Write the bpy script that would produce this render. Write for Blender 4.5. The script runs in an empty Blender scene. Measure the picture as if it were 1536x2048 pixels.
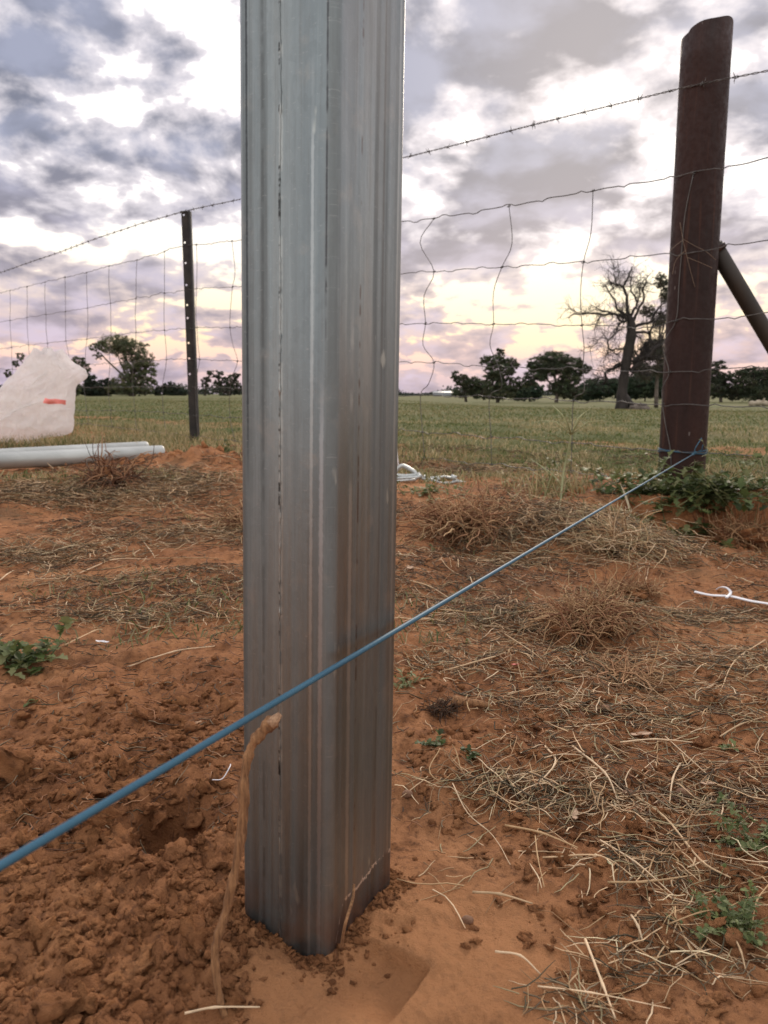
import bpy, bmesh, math, random
import numpy as np
from mathutils import Vector, Matrix
R = math.radians
random.seed(7)
rng = np.random.default_rng(11)
scene = bpy.context.scene
col = scene.collection

# ------------------------------------------------------------------ camera
FPX, CAMH, HORY = 1540.0, 0.30, 788.0
PITCH = math.atan((1024 - HORY) / FPX)
cam_d = bpy.data.cameras.new("camera")
cam = bpy.data.objects.new("camera", cam_d)
col.objects.link(cam)
cam.location = (0, 0, CAMH)
cam.rotation_euler = (R(90) - PITCH, 0, 0)
cam_d.sensor_fit = 'HORIZONTAL'
cam_d.sensor_width = 36.0
cam_d.lens = FPX / 1536 * 36.0
cam_d.clip_start = 0.01
cam_d.clip_end = 6000
cam_d.dof.use_dof = True
cam_d.dof.focus_distance = 0.62
cam_d.dof.aperture_fstop = 25
scene.camera = cam

# ------------------------------------------------------------------ exposure
scene.view_settings.view_transform = 'Standard'
scene.view_settings.look = 'None'
scene.view_settings.gamma = 1
scene.view_settings.exposure = 0.34
scene.cycles.max_bounces = 6
scene.cycles.transparent_max_bounces = 12

# ------------------------------------------------------------------ sun (low, behind cloud, ahead of the camera)
SUN_EL, SUN_AZ = 24.0, 14.0          # azimuth east of the view direction
sd = bpy.data.lights.new("sun", 'SUN')
sd.energy = 1.4
sd.angle = R(15)
sd.color = (1.0, 0.86, 0.70)
sun = bpy.data.objects.new("sun", sd)
col.objects.link(sun)
_s = Vector((math.sin(R(SUN_AZ)) * math.cos(R(SUN_EL)), math.cos(R(SUN_AZ)) * math.cos(R(SUN_EL)), math.sin(R(SUN_EL))))
sun.rotation_euler = _s.to_track_quat('Z', 'Y').to_euler()


# ------------------------------------------------------------------ picture <-> place
def ray(x, y):
    d = ((x - 768) / FPX, 1.0, -(y - 1024) / FPX)
    c, s = math.cos(PITCH), math.sin(PITCH)
    return np.array([d[0], d[1] * c + d[2] * s, -d[1] * s + d[2] * c])


def G(x, y, z=0.0):
    r = ray(x, y)
    t = (z - CAMH) / r[2]
    return r * t + np.array([0, 0, CAMH])


def at(x, y, Y):
    r = ray(x, y)
    return r * Y / r[1] + np.array([0, 0, CAMH])


# ------------------------------------------------------------------ world: evening sky with broken cloud
world = bpy.data.worlds.new("World")
scene.world = world
world.use_nodes = True
wn = world.node_tree
wn.nodes.clear()


class NT:
    def __init__(self, nt):
        self.nt = nt

    def n(self, t, **k):
        nd = self.nt.nodes.new(t)
        for a, b in k.items():
            setattr(nd, a, b)
        return nd

    def link(self, a, b):
        self.nt.links.new(a, b)

    def put(self, sock, v):
        if hasattr(v, 'is_output'):
            self.link(v, sock)
        else:
            if isinstance(v, tuple) and len(v) == 3 and sock.type == 'RGBA':
                v = v + (1,)
            sock.default_value = v

    def m(self, op, a, b=None, c=None, clamp=False):
        nd = self.n('ShaderNodeMath', operation=op, use_clamp=clamp)
        self.put(nd.inputs[0], a)
        if b is not None:
            self.put(nd.inputs[1], b)
        if c is not None:
            self.put(nd.inputs[2], c)
        return nd.outputs[0]

    def vm(self, op, a, b=None, s=None):
        nd = self.n('ShaderNodeVectorMath', operation=op)
        self.put(nd.inputs[0], a)
        if b is not None:
            self.put(nd.inputs[1], b)
        if s is not None:
            self.put(nd.inputs[3], s)
        return nd.outputs[1] if op in ('DOT_PRODUCT', 'LENGTH', 'DISTANCE') else nd.outputs[0]

    def smooth(self, v, a, b, lo=0.0, hi=1.0):
        nd = self.n('ShaderNodeMapRange', interpolation_type='SMOOTHSTEP')
        self.put(nd.inputs[0], v)
        nd.inputs[1].default_value = a
        nd.inputs[2].default_value = b
        nd.inputs[3].default_value = lo
        nd.inputs[4].default_value = hi
        return nd.outputs[0]

    def ramp(self, v, stops, interp='LINEAR'):
        nd = self.n('ShaderNodeValToRGB')
        self.put(nd.inputs[0], v)
        cr = nd.color_ramp
        cr.interpolation = interp
        while len(cr.elements) < len(stops):
            cr.elements.new(0.5)
        for e, (p, c) in zip(cr.elements, stops):
            e.position = p
            e.color = tuple(c) + (1,) if len(c) == 3 else c
        return nd.outputs[0]

    def mix(self, f, a, b, blend='MIX'):
        nd = self.n('ShaderNodeMix', data_type='RGBA', blend_type=blend)
        self.put(nd.inputs[0], f)
        self.put(nd.inputs[6], a)
        self.put(nd.inputs[7], b)
        return nd.outputs[2]

    def noise(self, vec, scale, detail=4, rough=0.55, dist=0.0, out=0):
        nd = self.n('ShaderNodeTexNoise')
        if vec is not None:
            self.link(vec, nd.inputs['Vector'])
        nd.inputs['Scale'].default_value = scale
        nd.inputs['Detail'].default_value = detail
        nd.inputs['Roughness'].default_value = rough
        nd.inputs['Distortion'].default_value = dist
        return nd.outputs[out]

    def xyz(self, v):
        nd = self.n('ShaderNodeSeparateXYZ')
        self.link(v, nd.inputs[0])
        return nd.outputs

    def comb(self, x, y, z):
        nd = self.n('ShaderNodeCombineXYZ')
        for i, v in enumerate((x, y, z)):
            self.put(nd.inputs[i], v)
        return nd.outputs[0]


W = NT(wn)
tc = W.n('ShaderNodeTexCoord')
D = W.vm('NORMALIZE', tc.outputs['Generated'])
dx, dy, dz = W.xyz(D)
el = W.m('ARCSINE', dz)                       # radians
az = W.m('ARCTAN2', dx, dy)
elc = W.m('MAXIMUM', dz, 0.0)
inv = W.m('DIVIDE', 1.0, W.m('ADD', elc, 0.36))
P = W.comb(W.m('MULTIPLY', dx, inv), W.m('MULTIPLY', dy, inv), 0.0)
warp = W.noise(P, 1.3, 3, 0.5, 0, 1)
P2 = W.vm('ADD', P, W.vm('SCALE', W.vm('SUBTRACT', warp, (0.5, 0.5, 0.5)), s=0.25))
n1 = W.noise(P2, 3.5, 7, 0.52)
n2 = W.noise(P2, 10.5, 6, 0.55)
n3 = W.noise(P2, 1.2, 3, 0.5)
dens = W.m('ADD', W.m('MULTIPLY', n1, 0.95), W.m('MULTIPLY', n2, 0.80))
dens = W.m('ADD', dens, W.m('MULTIPLY', n3, 0.18))
# cloud banks (azimuth, elevation, half widths, weight)
BANKS = [(1050, 80, 250, 105, .34), (850, 150, 120, 60, .12), (60, 130, 110, 70, .20), (330, 110, 150, 80, .20),
         (330, 260, 150, 60, .16), (110, 375, 250, 62, .27), (1010, 340, 200, 70, .32), (1130, 440, 200, 50, .20),
         (1470, 230, 110, 70, .18), (1470, 460, 120, 50, .20), (880, 500, 130, 45, .20), (90, 600, 110, 34, .18),
         (290, 560, 150, 34, .17), (470, 600, 120, 30, .14), (1120, 530, 170, 28, .16), (1190, 740, 150, 12, .0),
         (400, 20, 110, 70, -.22), (170, 260, 80, 40, -.12), (120, 480, 240, 34, -.26), (410, 480, 130, 55, -.20),
         (1150, 205, 200, 34, -.24), (870, 275, 90, 34, -.20), (1480, 90, 60, 60, -.12), (850, 400, 90, 24, -.18),
         (1480, 350, 70, 36, -.18), (1290, 560, 120, 30, -.2), (950, 600, 160, 30, -.14), (1300, 60, 60, 60, -.1)]
acc = None
wob = W.noise(D, 6.0, 4, 0.6, 0, 1)
wx, wy, _ = W.xyz(wob)
azw = W.m('ADD', az, W.m('MULTIPLY', W.m('SUBTRACT', wx, 0.5), 0.26))
elw = W.m('ADD', el, W.m('MULTIPLY', W.m('SUBTRACT', wy, 0.5), 0.15))
for (px, py, rx, ry, wgt) in BANKS:
    if wgt == 0:
        continue
    r = ray(px, py)
    r = r / np.linalg.norm(r)
    a0, e0 = math.atan2(r[0], r[1]), math.asin(r[2])
    a = W.m('MULTIPLY', W.m('SUBTRACT', azw, a0), FPX / rx)
    e = W.m('MULTIPLY', W.m('SUBTRACT', elw, e0), FPX / ry)
    q = W.m('ADD', W.m('MULTIPLY', a, a), W.m('MULTIPLY', e, e))
    g = W.m('MULTIPLY', W.m('EXPONENT', W.m('MULTIPLY', q, -0.8)), wgt)
    acc = g if acc is None else W.m('ADD', acc, g)
dens = W.m('ADD', dens, W.m('MULTIPLY', acc, 0.66))
cover = W.smooth(dens, 0.895, 0.975)
core = W.smooth(dens, 0.91, 1.15)
n4 = W.noise(P2, 6.0, 5, 0.5)
elt = W.m('DIVIDE', W.m('MAXIMUM', el, 0.0), R(40), clamp=True)
gap = W.ramp(elt, [(0.0, (.50, .42, .48)), (.03, (.68, .50, .52)), (.065, (.92, .62, .52)), (.10, (1.02, .79, .53)),
                   (.16, (1.05, .91, .66)), (.24, (1.1, 1.0, .86)), (.34, (1.15, 1.1, 1.06)), (1.0, (1.15, 1.12, 1.14))])
edge = W.ramp(elt, [(0.0, (.46, .38, .44)), (.08, (.62, .46, .47)), (.16, (.74, .60, .55)), (.28, (.74, .69, .73)), (1.0, (.72, .69, .74))])
corec = W.ramp(elt, [(0.0, (.32, .27, .34)), (.08, (.35, .29, .35)), (.2, (.30, .27, .32)), (.4, (.18, .19, .25)), (1.0, (.185, .20, .265))])
corec = W.mix(W.smooth(n4, .40, .64), corec, W.vm('SCALE', corec, s=1.75))
cloud = W.mix(core, edge, corec)
glow = W.mix(cover, gap, cloud)
# the half of the sky behind the camera: neutral pale cloud, brightened to light the post and ground
back = W.smooth(dy, -0.45, 0.35)
backcol = W.mix(cover, (1.08, 1.08, 1.08), (.80, .79, .79))
skyc = W.mix(back, backcol, glow)
# overhead brightness
over = W.smooth(dz, 0.60, 0.85, 1.0, 1.35)
skyc = W.vm('SCALE', skyc, s=over)
below = W.smooth(dz, -0.04, -0.005)
skyc = W.mix(below, (.20, .14, .10), skyc)
nish = W.n('ShaderNodeTexSky', sky_type='NISHITA', sun_disc=False)
nish.sun_elevation = R(SUN_EL)
nish.sun_rotation = R(SUN_AZ)
nish.dust_density = 3.0
b1 = W.n('ShaderNodeBackground')
W.link(nish.outputs[0], b1.inputs[0])
b1.inputs[1].default_value = 0.05
b2 = W.n('ShaderNodeBackground')
W.link(skyc, b2.inputs[0])
b2.inputs[1].default_value = 1.0
mx = W.n('ShaderNodeMixShader')
mx.inputs[0].default_value = 0.92
W.link(b1.outputs[0], mx.inputs[1])
W.link(b2.outputs[0], mx.inputs[2])
wo = W.n('ShaderNodeOutputWorld')
W.link(mx.outputs[0], wo.inputs[0])


# ------------------------------------------------------------------ helpers
def mesh_np(name, V, F, mat=None, smooth=False, vcol=None):
    """V (n,3), F (m,k) all faces k-sided (or list of such arrays)."""
    me = bpy.data.meshes.new(name)
    Fs = F if isinstance(F, list) else [F]
    V = np.asarray(V, dtype=np.float32)
    me.vertices.add(len(V))
    me.vertices.foreach_set('co', V.ravel())
    loops = np.concatenate([f.ravel() for f in Fs]).astype(np.int32)
    tot = np.concatenate([np.full(len(f), f.shape[1], dtype=np.int32) for f in Fs])
    st = np.concatenate([[0], np.cumsum(tot)[:-1]]).astype(np.int32)
    me.loops.add(len(loops))
    me.loops.foreach_set('vertex_index', loops)
    me.polygons.add(len(tot))
    me.polygons.foreach_set('loop_start', st)
    me.polygons.foreach_set('loop_total', tot)
    if smooth:
        me.polygons.foreach_set('use_smooth', np.ones(len(tot), dtype=bool))
    me.update(calc_edges=True)
    if vcol is not None:
        ca = me.color_attributes.new('tint', 'FLOAT_COLOR', 'POINT')
        c4 = np.ones((len(V), 4), dtype=np.float32)
        c4[:, :3] = vcol
        ca.data.foreach_set('color', c4.ravel())
    if mat:
        me.materials.append(mat)
    return me


def link(name, me, parent=None, loc=None):
    o = bpy.data.objects.new(name, me)
    col.objects.link(o)
    if parent is not None:
        o.parent = parent
    if loc is not None:
        o.location = loc
    return o


def tag(o, label=None, cat=None, group=None, kind=None):
    if label:
        o['label'] = label
    if cat:
        o['category'] = cat
    if group:
        o['group'] = group
    if kind:
        o['kind'] = kind
    return o


def empty(name, loc, rz=0.0):
    o = bpy.data.objects.new(name, None)
    o.empty_display_size = 0.05
    col.objects.link(o)
    o.location = loc
    o.rotation_euler = (0, 0, rz)
    return o


class MB:
    """collects pieces with one material into one mesh"""

    def __init__(self):
        self.V, self.Q, self.T, self.C, self.n = [], [], [], [], 0

    def add(self, V, Q=None, T=None, c=None):
        V = np.asarray(V, float)
        self.V.append(V)
        if Q is not None and len(Q):
            self.Q.append(np.asarray(Q) + self.n)
        if T is not None and len(T):
            self.T.append(np.asarray(T) + self.n)
        self.C.append(np.tile(np.array(c if c is not None else (1, 1, 1), float), (len(V), 1)) if np.ndim(c) != 2 else np.asarray(c, float))
        self.n += len(V)

    def tube(self, pts, rad, sides=8, c=None, cap=True):
        pts = np.asarray(pts, float)
        n = len(pts)
        rad = np.broadcast_to(np.asarray(rad, float), (n,))
        t = np.gradient(pts, axis=0)
        t /= np.linalg.norm(t, axis=1)[:, None] + 1e-12
        up = np.array([0, 0, 1.0]) if abs(t[0, 2]) < 0.9 else np.array([1.0, 0, 0])
        a = np.zeros((n, 3))
        prev = np.cross(t[0], up)
        for i in range(n):
            v = prev - t[i] * np.dot(prev, t[i])
            v /= np.linalg.norm(v) + 1e-12
            a[i] = v
            prev = v
        b = np.cross(t, a)
        th = np.arange(sides) * 2 * math.pi / sides
        V = pts[:, None, :] + rad[:, None, None] * (a[:, None, :] * np.cos(th)[None, :, None] + b[:, None, :] * np.sin(th)[None, :, None])
        V = V.reshape(-1, 3)
        i = np.arange(n - 1)[:, None]
        j = np.arange(sides)[None, :]
        k = (j + 1) % sides
        Q = np.stack([i * sides + j, i * sides + k, (i + 1) * sides + k, (i + 1) * sides + j], -1).reshape(-1, 4)
        T = []
        if cap:
            V = np.vstack([V, pts[0], pts[-1]])
            s0, s1 = n * sides, n * sides + 1
            for q in range(sides):
                T.append((s0, (q + 1) % sides, q))
                T.append((s1, (n - 1) * sides + q, (n - 1) * sides + (q + 1) % sides))
        self.add(V, Q, np.array(T) if T else None, c)

    def build(self, name, mat, parent=None, smooth=False, col_attr=False):
        V = np.vstack(self.V)
        Fs = []
        if self.Q:
            Fs.append(np.vstack(self.Q))
        if self.T:
            Fs.append(np.vstack(self.T))
        me = mesh_np(name, V, Fs, mat, smooth, np.vstack(self.C) if col_attr else None)
        return link(name, me, parent)


def spline(P, per=6):
    P = np.asarray(P, float)
    Q = np.vstack([2 * P[0] - P[1], P, 2 * P[-1] - P[-2]])
    out = []
    for i in range(1, len(Q) - 2):
        for t in np.arange(per) / per:
            p0, p1, p2, p3 = Q[i - 1], Q[i], Q[i + 1], Q[i + 2]
            out.append(0.5 * ((2 * p1) + (-p0 + p2) * t + (2 * p0 - 5 * p1 + 4 * p2 - p3) * t * t + (-p0 + 3 * p1 - 3 * p2 + p3) * t ** 3))
    out.append(P[-1])
    return np.array(out)


# ---- numpy noise
_perm = np.random.default_rng(3).integers(0, 2 ** 31, 4096)


def _hash(ix, iy, s=0):
    h = (ix.astype(np.int64) * 73856093) ^ (iy.astype(np.int64) * 19349663) ^ (s * 83492791)
    return _perm[np.bitwise_and(h, 4095)] / 2 ** 31


def vnoise(x, y, s=0):
    ix, iy = np.floor(x), np.floor(y)
    fx, fy = x - ix, y - iy
    ix, iy = ix.astype(np.int64), iy.astype(np.int64)
    out = 0
    ux, uy = fx * fx * fx * (fx * (fx * 6 - 15) + 10), fy * fy * fy * (fy * (fy * 6 - 15) + 10)

    def g(a, b):
        th = _hash(ix + a, iy + b, s) * 2 * math.pi
        return np.cos(th) * (fx - a) + np.sin(th) * (fy - b)
    return ((g(0, 0) * (1 - ux) + g(1, 0) * ux) * (1 - uy) + (g(0, 1) * (1 - ux) + g(1, 1) * ux) * uy) * 1.5


def fbm(x, y, f, octv=4, s=0, gain=0.5):
    r, a = 0, 1.0
    for o in range(octv):
        r = r + a * vnoise(x * f + o * 17.3, y * f - o * 9.1, s + o)
        f *= 2.03
        a *= gain
    return r


def lumps(x, y, cell, s=0):
    """rounded lumps, one per cell, 0..1"""
    X, Y = x / cell, y / cell
    ix, iy = np.floor(X).astype(np.int64), np.floor(Y).astype(np.int64)
    best = np.zeros_like(X)
    for a in (-1, 0, 1):
        for b in (-1, 0, 1):
            cx = ix + a + _hash(ix + a, iy + b, s + 1)
            cy = iy + b + _hash(ix + a, iy + b, s + 2)
            rr = 0.35 + 0.45 * _hash(ix + a, iy + b, s + 3)
            d = ((X - cx) ** 2 + (Y - cy) ** 2) / rr ** 2
            best = np.maximum(best, np.sqrt(np.clip(1 - d, 0, 1)) * rr)
    return best


def sst(v, a, b):
    t = np.clip((v - a) / (b - a), 0, 1)
    return t * t * (3 - 2 * t)


def blob(x, y, cx, cy, rx, ry, p=1.0):
    return np.exp(-(((x - cx) / rx) ** 2 + ((y - cy) / ry) ** 2) ** p)


RP = G(1362, 975)           # foot of the rusty strainer post (front)
KP = G(390, 888)            # foot of the star picket
FU = np.array([KP[0] - RP[0], KP[1] - RP[1]])
FLEN = np.linalg.norm(FU)
FU = FU / FLEN
FN = np.array([FU[1], -FU[0]])
if np.dot(FN, -RP[:2]) < 0:
    FN = -FN


def clod_mask(x, y):
    m = blob(x, y, -.20, .50, .13, .20, 2) * 1.0
    m = m + blob(x, y, -.115, .385, .045, .10, 2)
    m = m + .55 * blob(x, y, .26, .40, .10, .14, 2)
    m = m + .45 * blob(x, y, .09, .60, .16, .07, 2)
    return np.clip(m, 0, 1)


def crust_mask(x, y):
    a = blob(x, y, -.015, .335, .055, .045, 2)
    b = blob(x, y, .035, .44, .045, .03, 2)
    c = blob(x, y, .075, .36, .05, .06, 2) * .8
    return np.clip(a + b + c, 0, 1)


PIT_WALL = [(.10, 2.0), (.40, 2.20), (.62, 2.24), (.80, 2.22), (1.0, 2.19), (1.3, 2.17), (2.2, 2.0), (4, 1.6)]


def H(x, y):
    x, y = np.asarray(x, float), np.asarray(y, float)
    d = np.hypot(x, y)
    far = sst(d, 8, 45)
    z = -0.60 * sst(x, -4, 12) * sst(y, 8, 42)
    z = z + far * .12 * fbm(x, y, .03, 2, 40)
    near = 1 - sst(d, 5, 14)
    soft = 1 - .72 * np.clip(crust_mask(x, y), 0, 1)
    mid = sst(d, .45, 1.1)
    z = z + near * (.030 * fbm(x, y, 1.1, 2, 5) * mid + .014 * fbm(x, y, 3.3, 3, 6) * mid + .007 * fbm(x, y, 9, 3, 7) * soft)
    z = z + (1 - sst(d, 4, 8)) * (.0036 * fbm(x, y, 32, 3, 8) * soft + .0011 * fbm(x, y, 130, 2, 9) * (.4 + .6 * soft))
    z = z + (1 - sst(d, 1, 3)) * .0006 * fbm(x, y, 260, 2, 10)
    # shallow lumps left by digging
    cm = clod_mask(x, y)
    xw = x + .006 * fbm(x, y, 45, 3, 61) + .0016 * fbm(x, y, 190, 2, 63)
    yw = y + .006 * fbm(x, y, 45, 3, 62) + .0016 * fbm(x, y, 190, 2, 64)
    lm = np.maximum(lumps(xw, yw, .030, 20) * .010, lumps(xw, yw, .016, 24) * .012)
    lm = np.maximum(lm, lumps(xw, yw, .008, 28) * .0065) + .0016 * fbm(x, y, 170, 3, 65)
    z = z + lm * cm
    wide = near * (1 - cm) * soft * sst(fbm(x, y, 2.2, 2, 60), -.15, .35) * (1 - sst(d, 3, 5))
    z = z + wide * np.maximum(lumps(x, y, .05, 32) * .014, lumps(x, y, .018, 36) * .006)
    # the dug hole at the left, with its rim
    hx, hy = -.172, .497
    z = z - .046 * blob(x, y, hx + .02, hy + .004, .026, .030, 1.6) - .018 * blob(x, y, hx - .03, hy + .006, .02, .012, 1.3)
    # pressed print beside the post
    a, b = x + .0065, y - .357
    th = R(-34)
    u, v = a * math.cos(th) + b * math.sin(th), -a * math.sin(th) + b * math.cos(th)
    box = sst(-u, -.0245, -.0215) * sst(u, -.03, .0) * sst(-v, -.0205, -.0175) * sst(v, -.03, -.005)
    z = z - .0085 * box
    # earth heaped against the left face
    z = z + .006 * blob(x, y, -.085, .375, .03, .02)
    # red mound behind, left
    m = G(415, 945)
    z = z + .058 * blob(x, y, m[0], m[1] + .12, .30, .18, 1.4) * (1 + .5 * fbm(x, y, 9, 3, 50))
    z = z + .03 * blob(x, y, -1.1, 2.6, .5, .3)
    z = z + .05 * blob(x, y, .20, 1.75, .16, .14) + .045 * blob(x, y, .48, 1.62, .22, .16)
    z = z + .045 * blob(x, y, .30, 1.02, .075, .09, 1.3)
    # trench in front of the rusty post: a cut bank, floor rising back towards the camera
    wall = np.interp(x, [p[0] for p in PIT_WALL], [p[1] for p in PIT_WALL]) + .03 * fbm(x, y, 5, 3, 70)
    inx = sst(x, .50, .85)
    s = wall - y
    depth = sst(s, -.01, .07) * (1 - sst(s, .35, .95))
    z = z - (.135 + .03 * fbm(x, y, 4, 2, 71)) * inx * depth
    z = z + .008 * inx * blob(s, 0, -.05, 0, .08, 1)
    z = z - .028 * blob(x, y, .98, 2.42, .35, .22, 1.5)
    z = z + .05 * blob(x, y, 1.40, 2.0, .22, .12) * (1 + fbm(x, y, 12, 3, 73))
    return z


def Hf(x, y):
    return float(H(np.array([x]), np.array([y]))[0])


def onG(px, py, dz=0.0):
    """point of the ground seen at that place"""
    z = 0.0
    for _ in range(12):
        p = G(px, py, z)
        z = .5 * z + .5 * Hf(p[0], p[1])
    p = G(px, py, z)
    return np.array([p[0], p[1], z + dz])


# ------------------------------------------------------------------ materials
def new_mat(name):
    m = bpy.data.materials.new(name)
    m.use_nodes = True
    m.node_tree.nodes.clear()
    N = NT(m.node_tree)
    bs = N.n('ShaderNodeBsdfPrincipled')
    out = N.n('ShaderNodeOutputMaterial')
    N.link(bs.outputs[0], out.inputs[0])
    return m, N, bs, out


def bump(N, bs, h, strength=0.5, dist=0.01):
    b = N.n('ShaderNodeBump')
    b.inputs['Strength'].default_value = strength
    b.inputs['Distance'].default_value = dist
    N.link(h, b.inputs['Height'])
    N.link(b.outputs[0], bs.inputs['Normal'])


def soil_color(N, pos):
    a = N.noise(pos, 3.0, 5, .6)
    b = N.noise(pos, 26.0, 5, .65)
    c = N.noise(pos, 190.0, 3, .6)
    base = N.ramp(a, [(.3, (.255, .104, .045)), (.5, (.415, .182, .080)), (.72, (.56, .272, .128))])
    base = N.mix(N.smooth(b, .46, .72, 0, .75), base, (.135, .052, .024))
    base = N.mix(N.smooth(b, .28, .44, .45, 0), base, (.58, .28, .125))
    base = N.mix(N.smooth(c, .50, .70, 0, .6), base, (.105, .048, .028))
    return base, b, c


def m_ground():
    m, N, bs, out = new_mat("ground_soil")
    geo = N.n('ShaderNodeNewGeometry')
    pos = geo.outputs['Position']
    x, y, z = N.xyz(pos)
    soil, nb, nc = soil_color(N, pos)
    d = N.vm('LENGTH', pos)
    # paddock: patchy green and straw
    g1 = N.noise(pos, .55, 5, .6)
    g2 = N.noise(pos, 5.0, 5, .7)
    flat = N.comb(N.m('MULTIPLY', x, .12), N.m('MULTIPLY', y, .05), 0.0)
    g3 = N.noise(flat, 1.0, 4, .6)
    grass = N.ramp(g1, [(.3, (.070, .084, .026)), (.5, (.105, .108, .038)), (.68, (.165, .132, .062))])  # tones lowered to stand in for shade between blades
    grass = N.mix(N.smooth(g2, .5, .75, 0, .6), grass, (.055, .066, .024))
    grass = N.mix(N.smooth(g3, .52, .62, 0, .55), grass, (.12, .115, .046))
    # where the grass starts: behind a line through the fence, broken by bare track
    side = N.m('ADD', N.m('MULTIPLY', N.m('SUBTRACT', x, float(RP[0])), float(-FN[0])), N.m('MULTIPLY', N.m('SUBTRACT', y, float(RP[1])), float(-FN[1])))
    edge = N.m('ADD', side, N.m('MULTIPLY', N.m('SUBTRACT', N.noise(pos, 1.6, 4, .6), .5), 1.6))
    f = N.smooth(edge, .05, .85)
    track = N.smooth(N.m('ABSOLUTE', N.m('SUBTRACT', edge, 1.75)), .10, .40, .65, 0)
    f = N.m('MULTIPLY', f, N.m('SUBTRACT', 1.0, track))
    colr = N.mix(f, soil, grass)
    # faint litter stain between 1 and 4 m
    lit = N.smooth(N.noise(pos, 4.5, 5, .7), .50, .66, 0, .55)
    lit = N.m('MULTIPLY', lit, N.smooth(y, .6, 1.3))
    colr = N.mix(N.m('MULTIPLY', lit, N.m('SUBTRACT', 1.0, f)), colr, (.145, .092, .052))
    # trodden pale crust by the post
    cr = N.noise(pos, 9, 3, .5)
    cx = N.m('MULTIPLY', N.m('SUBTRACT', x, .0), 1 / .10)
    cy = N.m('MULTIPLY', N.m('SUBTRACT', y, .37), 1 / .075)
    q = N.m('ADD', N.m('MULTIPLY', cx, cx), N.m('MULTIPLY', cy, cy))
    crust = N.m('MULTIPLY', N.smooth(N.m('ADD', q, N.m('MULTIPLY', N.m('SUBTRACT', cr, .5), 2.5)), .3, 1.6, 1, 0), .6)
    colr = N.mix(crust, colr, (.60, .285, .13))
    N.link(colr, bs.inputs['Base Color'])
    bs.inputs['Roughness'].default_value = .95
    bs.inputs['Specular IOR Level'].default_value = .15
    hh = N.m('ADD', N.m('MULTIPLY', N.noise(pos, 220, 7, .75), 1.0), N.m('MULTIPLY', nb, .5))
    hh = N.m('ADD', hh, N.m('MULTIPLY', N.noise(pos, 900, 3, .7), .45))
    bump(N, bs, hh, .95, .005)
    return m


def m_clod():
    m, N, bs, out = new_mat("red_clod")
    geo = N.n('ShaderNodeNewGeometry')
    pos = geo.outputs['Position']
    soil, nb, nc = soil_color(N, pos)
    oi = N.n('ShaderNodeObjectInfo')
    big = N.noise(pos, 40, 2, .5)
    c = N.mix(N.smooth(big, .42, .62, 0, .45), N.vm('SCALE', soil, s=1.2), (.56, .25, .105))
    N.link(c, bs.inputs['Base Color'])
    bs.inputs['Roughness'].default_value = .95
    bs.inputs['Specular IOR Level'].default_value = .12
    bump(N, bs, N.m('ADD', N.noise(pos, 300, 7, .8), N.noise(pos, 1100, 3, .7)), 1.0, .0045)
    return m


def m_tint(name, rough=.8, trans=0.0, nscale=80., amt=.35):
    """base colour from the mesh's own tint attribute, broken up by noise"""
    m, N, bs, out = new_mat(name)
    at_ = N.n('ShaderNodeAttribute')
    at_.attribute_name = 'tint'
    geo = N.n('ShaderNodeNewGeometry')
    ns = N.noise(geo.outputs['Position'], nscale, 3, .6)
    c = N.mix(N.smooth(ns, .35, .7, 0, amt), at_.outputs['Color'], N.vm('SCALE', at_.outputs['Color'], s=.45))
    N.link(c, bs.inputs['Base Color'])
    bs.inputs['Roughness'].default_value = rough
    bs.inputs['Specular IOR Level'].default_value = .25
    if trans > 0:
        tr = N.n('ShaderNodeBsdfTranslucent')
        N.link(c, tr.inputs[0])
        mx = N.n('ShaderNodeMixShader')
        mx.inputs[0].default_value = trans
        N.link(bs.outputs[0], mx.inputs[1])
        N.link(tr.outputs[0], mx.inputs[2])
        N.link(mx.outputs[0], out.inputs[0])
    return m


def m_simple(name, c1, c2, scale=20., rough=.6, metal=0., bmp=0., coords='Object', stretch=None, spec=.5):
    m, N, bs, out = new_mat(name)
    t = N.n('ShaderNodeTexCoord')
    v = t.outputs[coords]
    if stretch:
        v = N.vm('MULTIPLY', v, stretch)
    ns = N.noise(v, scale, 5, .6)
    N.link(N.ramp(ns, [(.32, c1), (.68, c2)]), bs.inputs['Base Color'])
    bs.inputs['Roughness'].default_value = rough
    bs.inputs['Metallic'].default_value = metal
    bs.inputs['Specular IOR Level'].default_value = spec
    if bmp:
        bump(N, bs, ns, bmp, .002)
    return m


PW, PD = .0585, .0755           # galvanised tube: left face, right face


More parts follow.
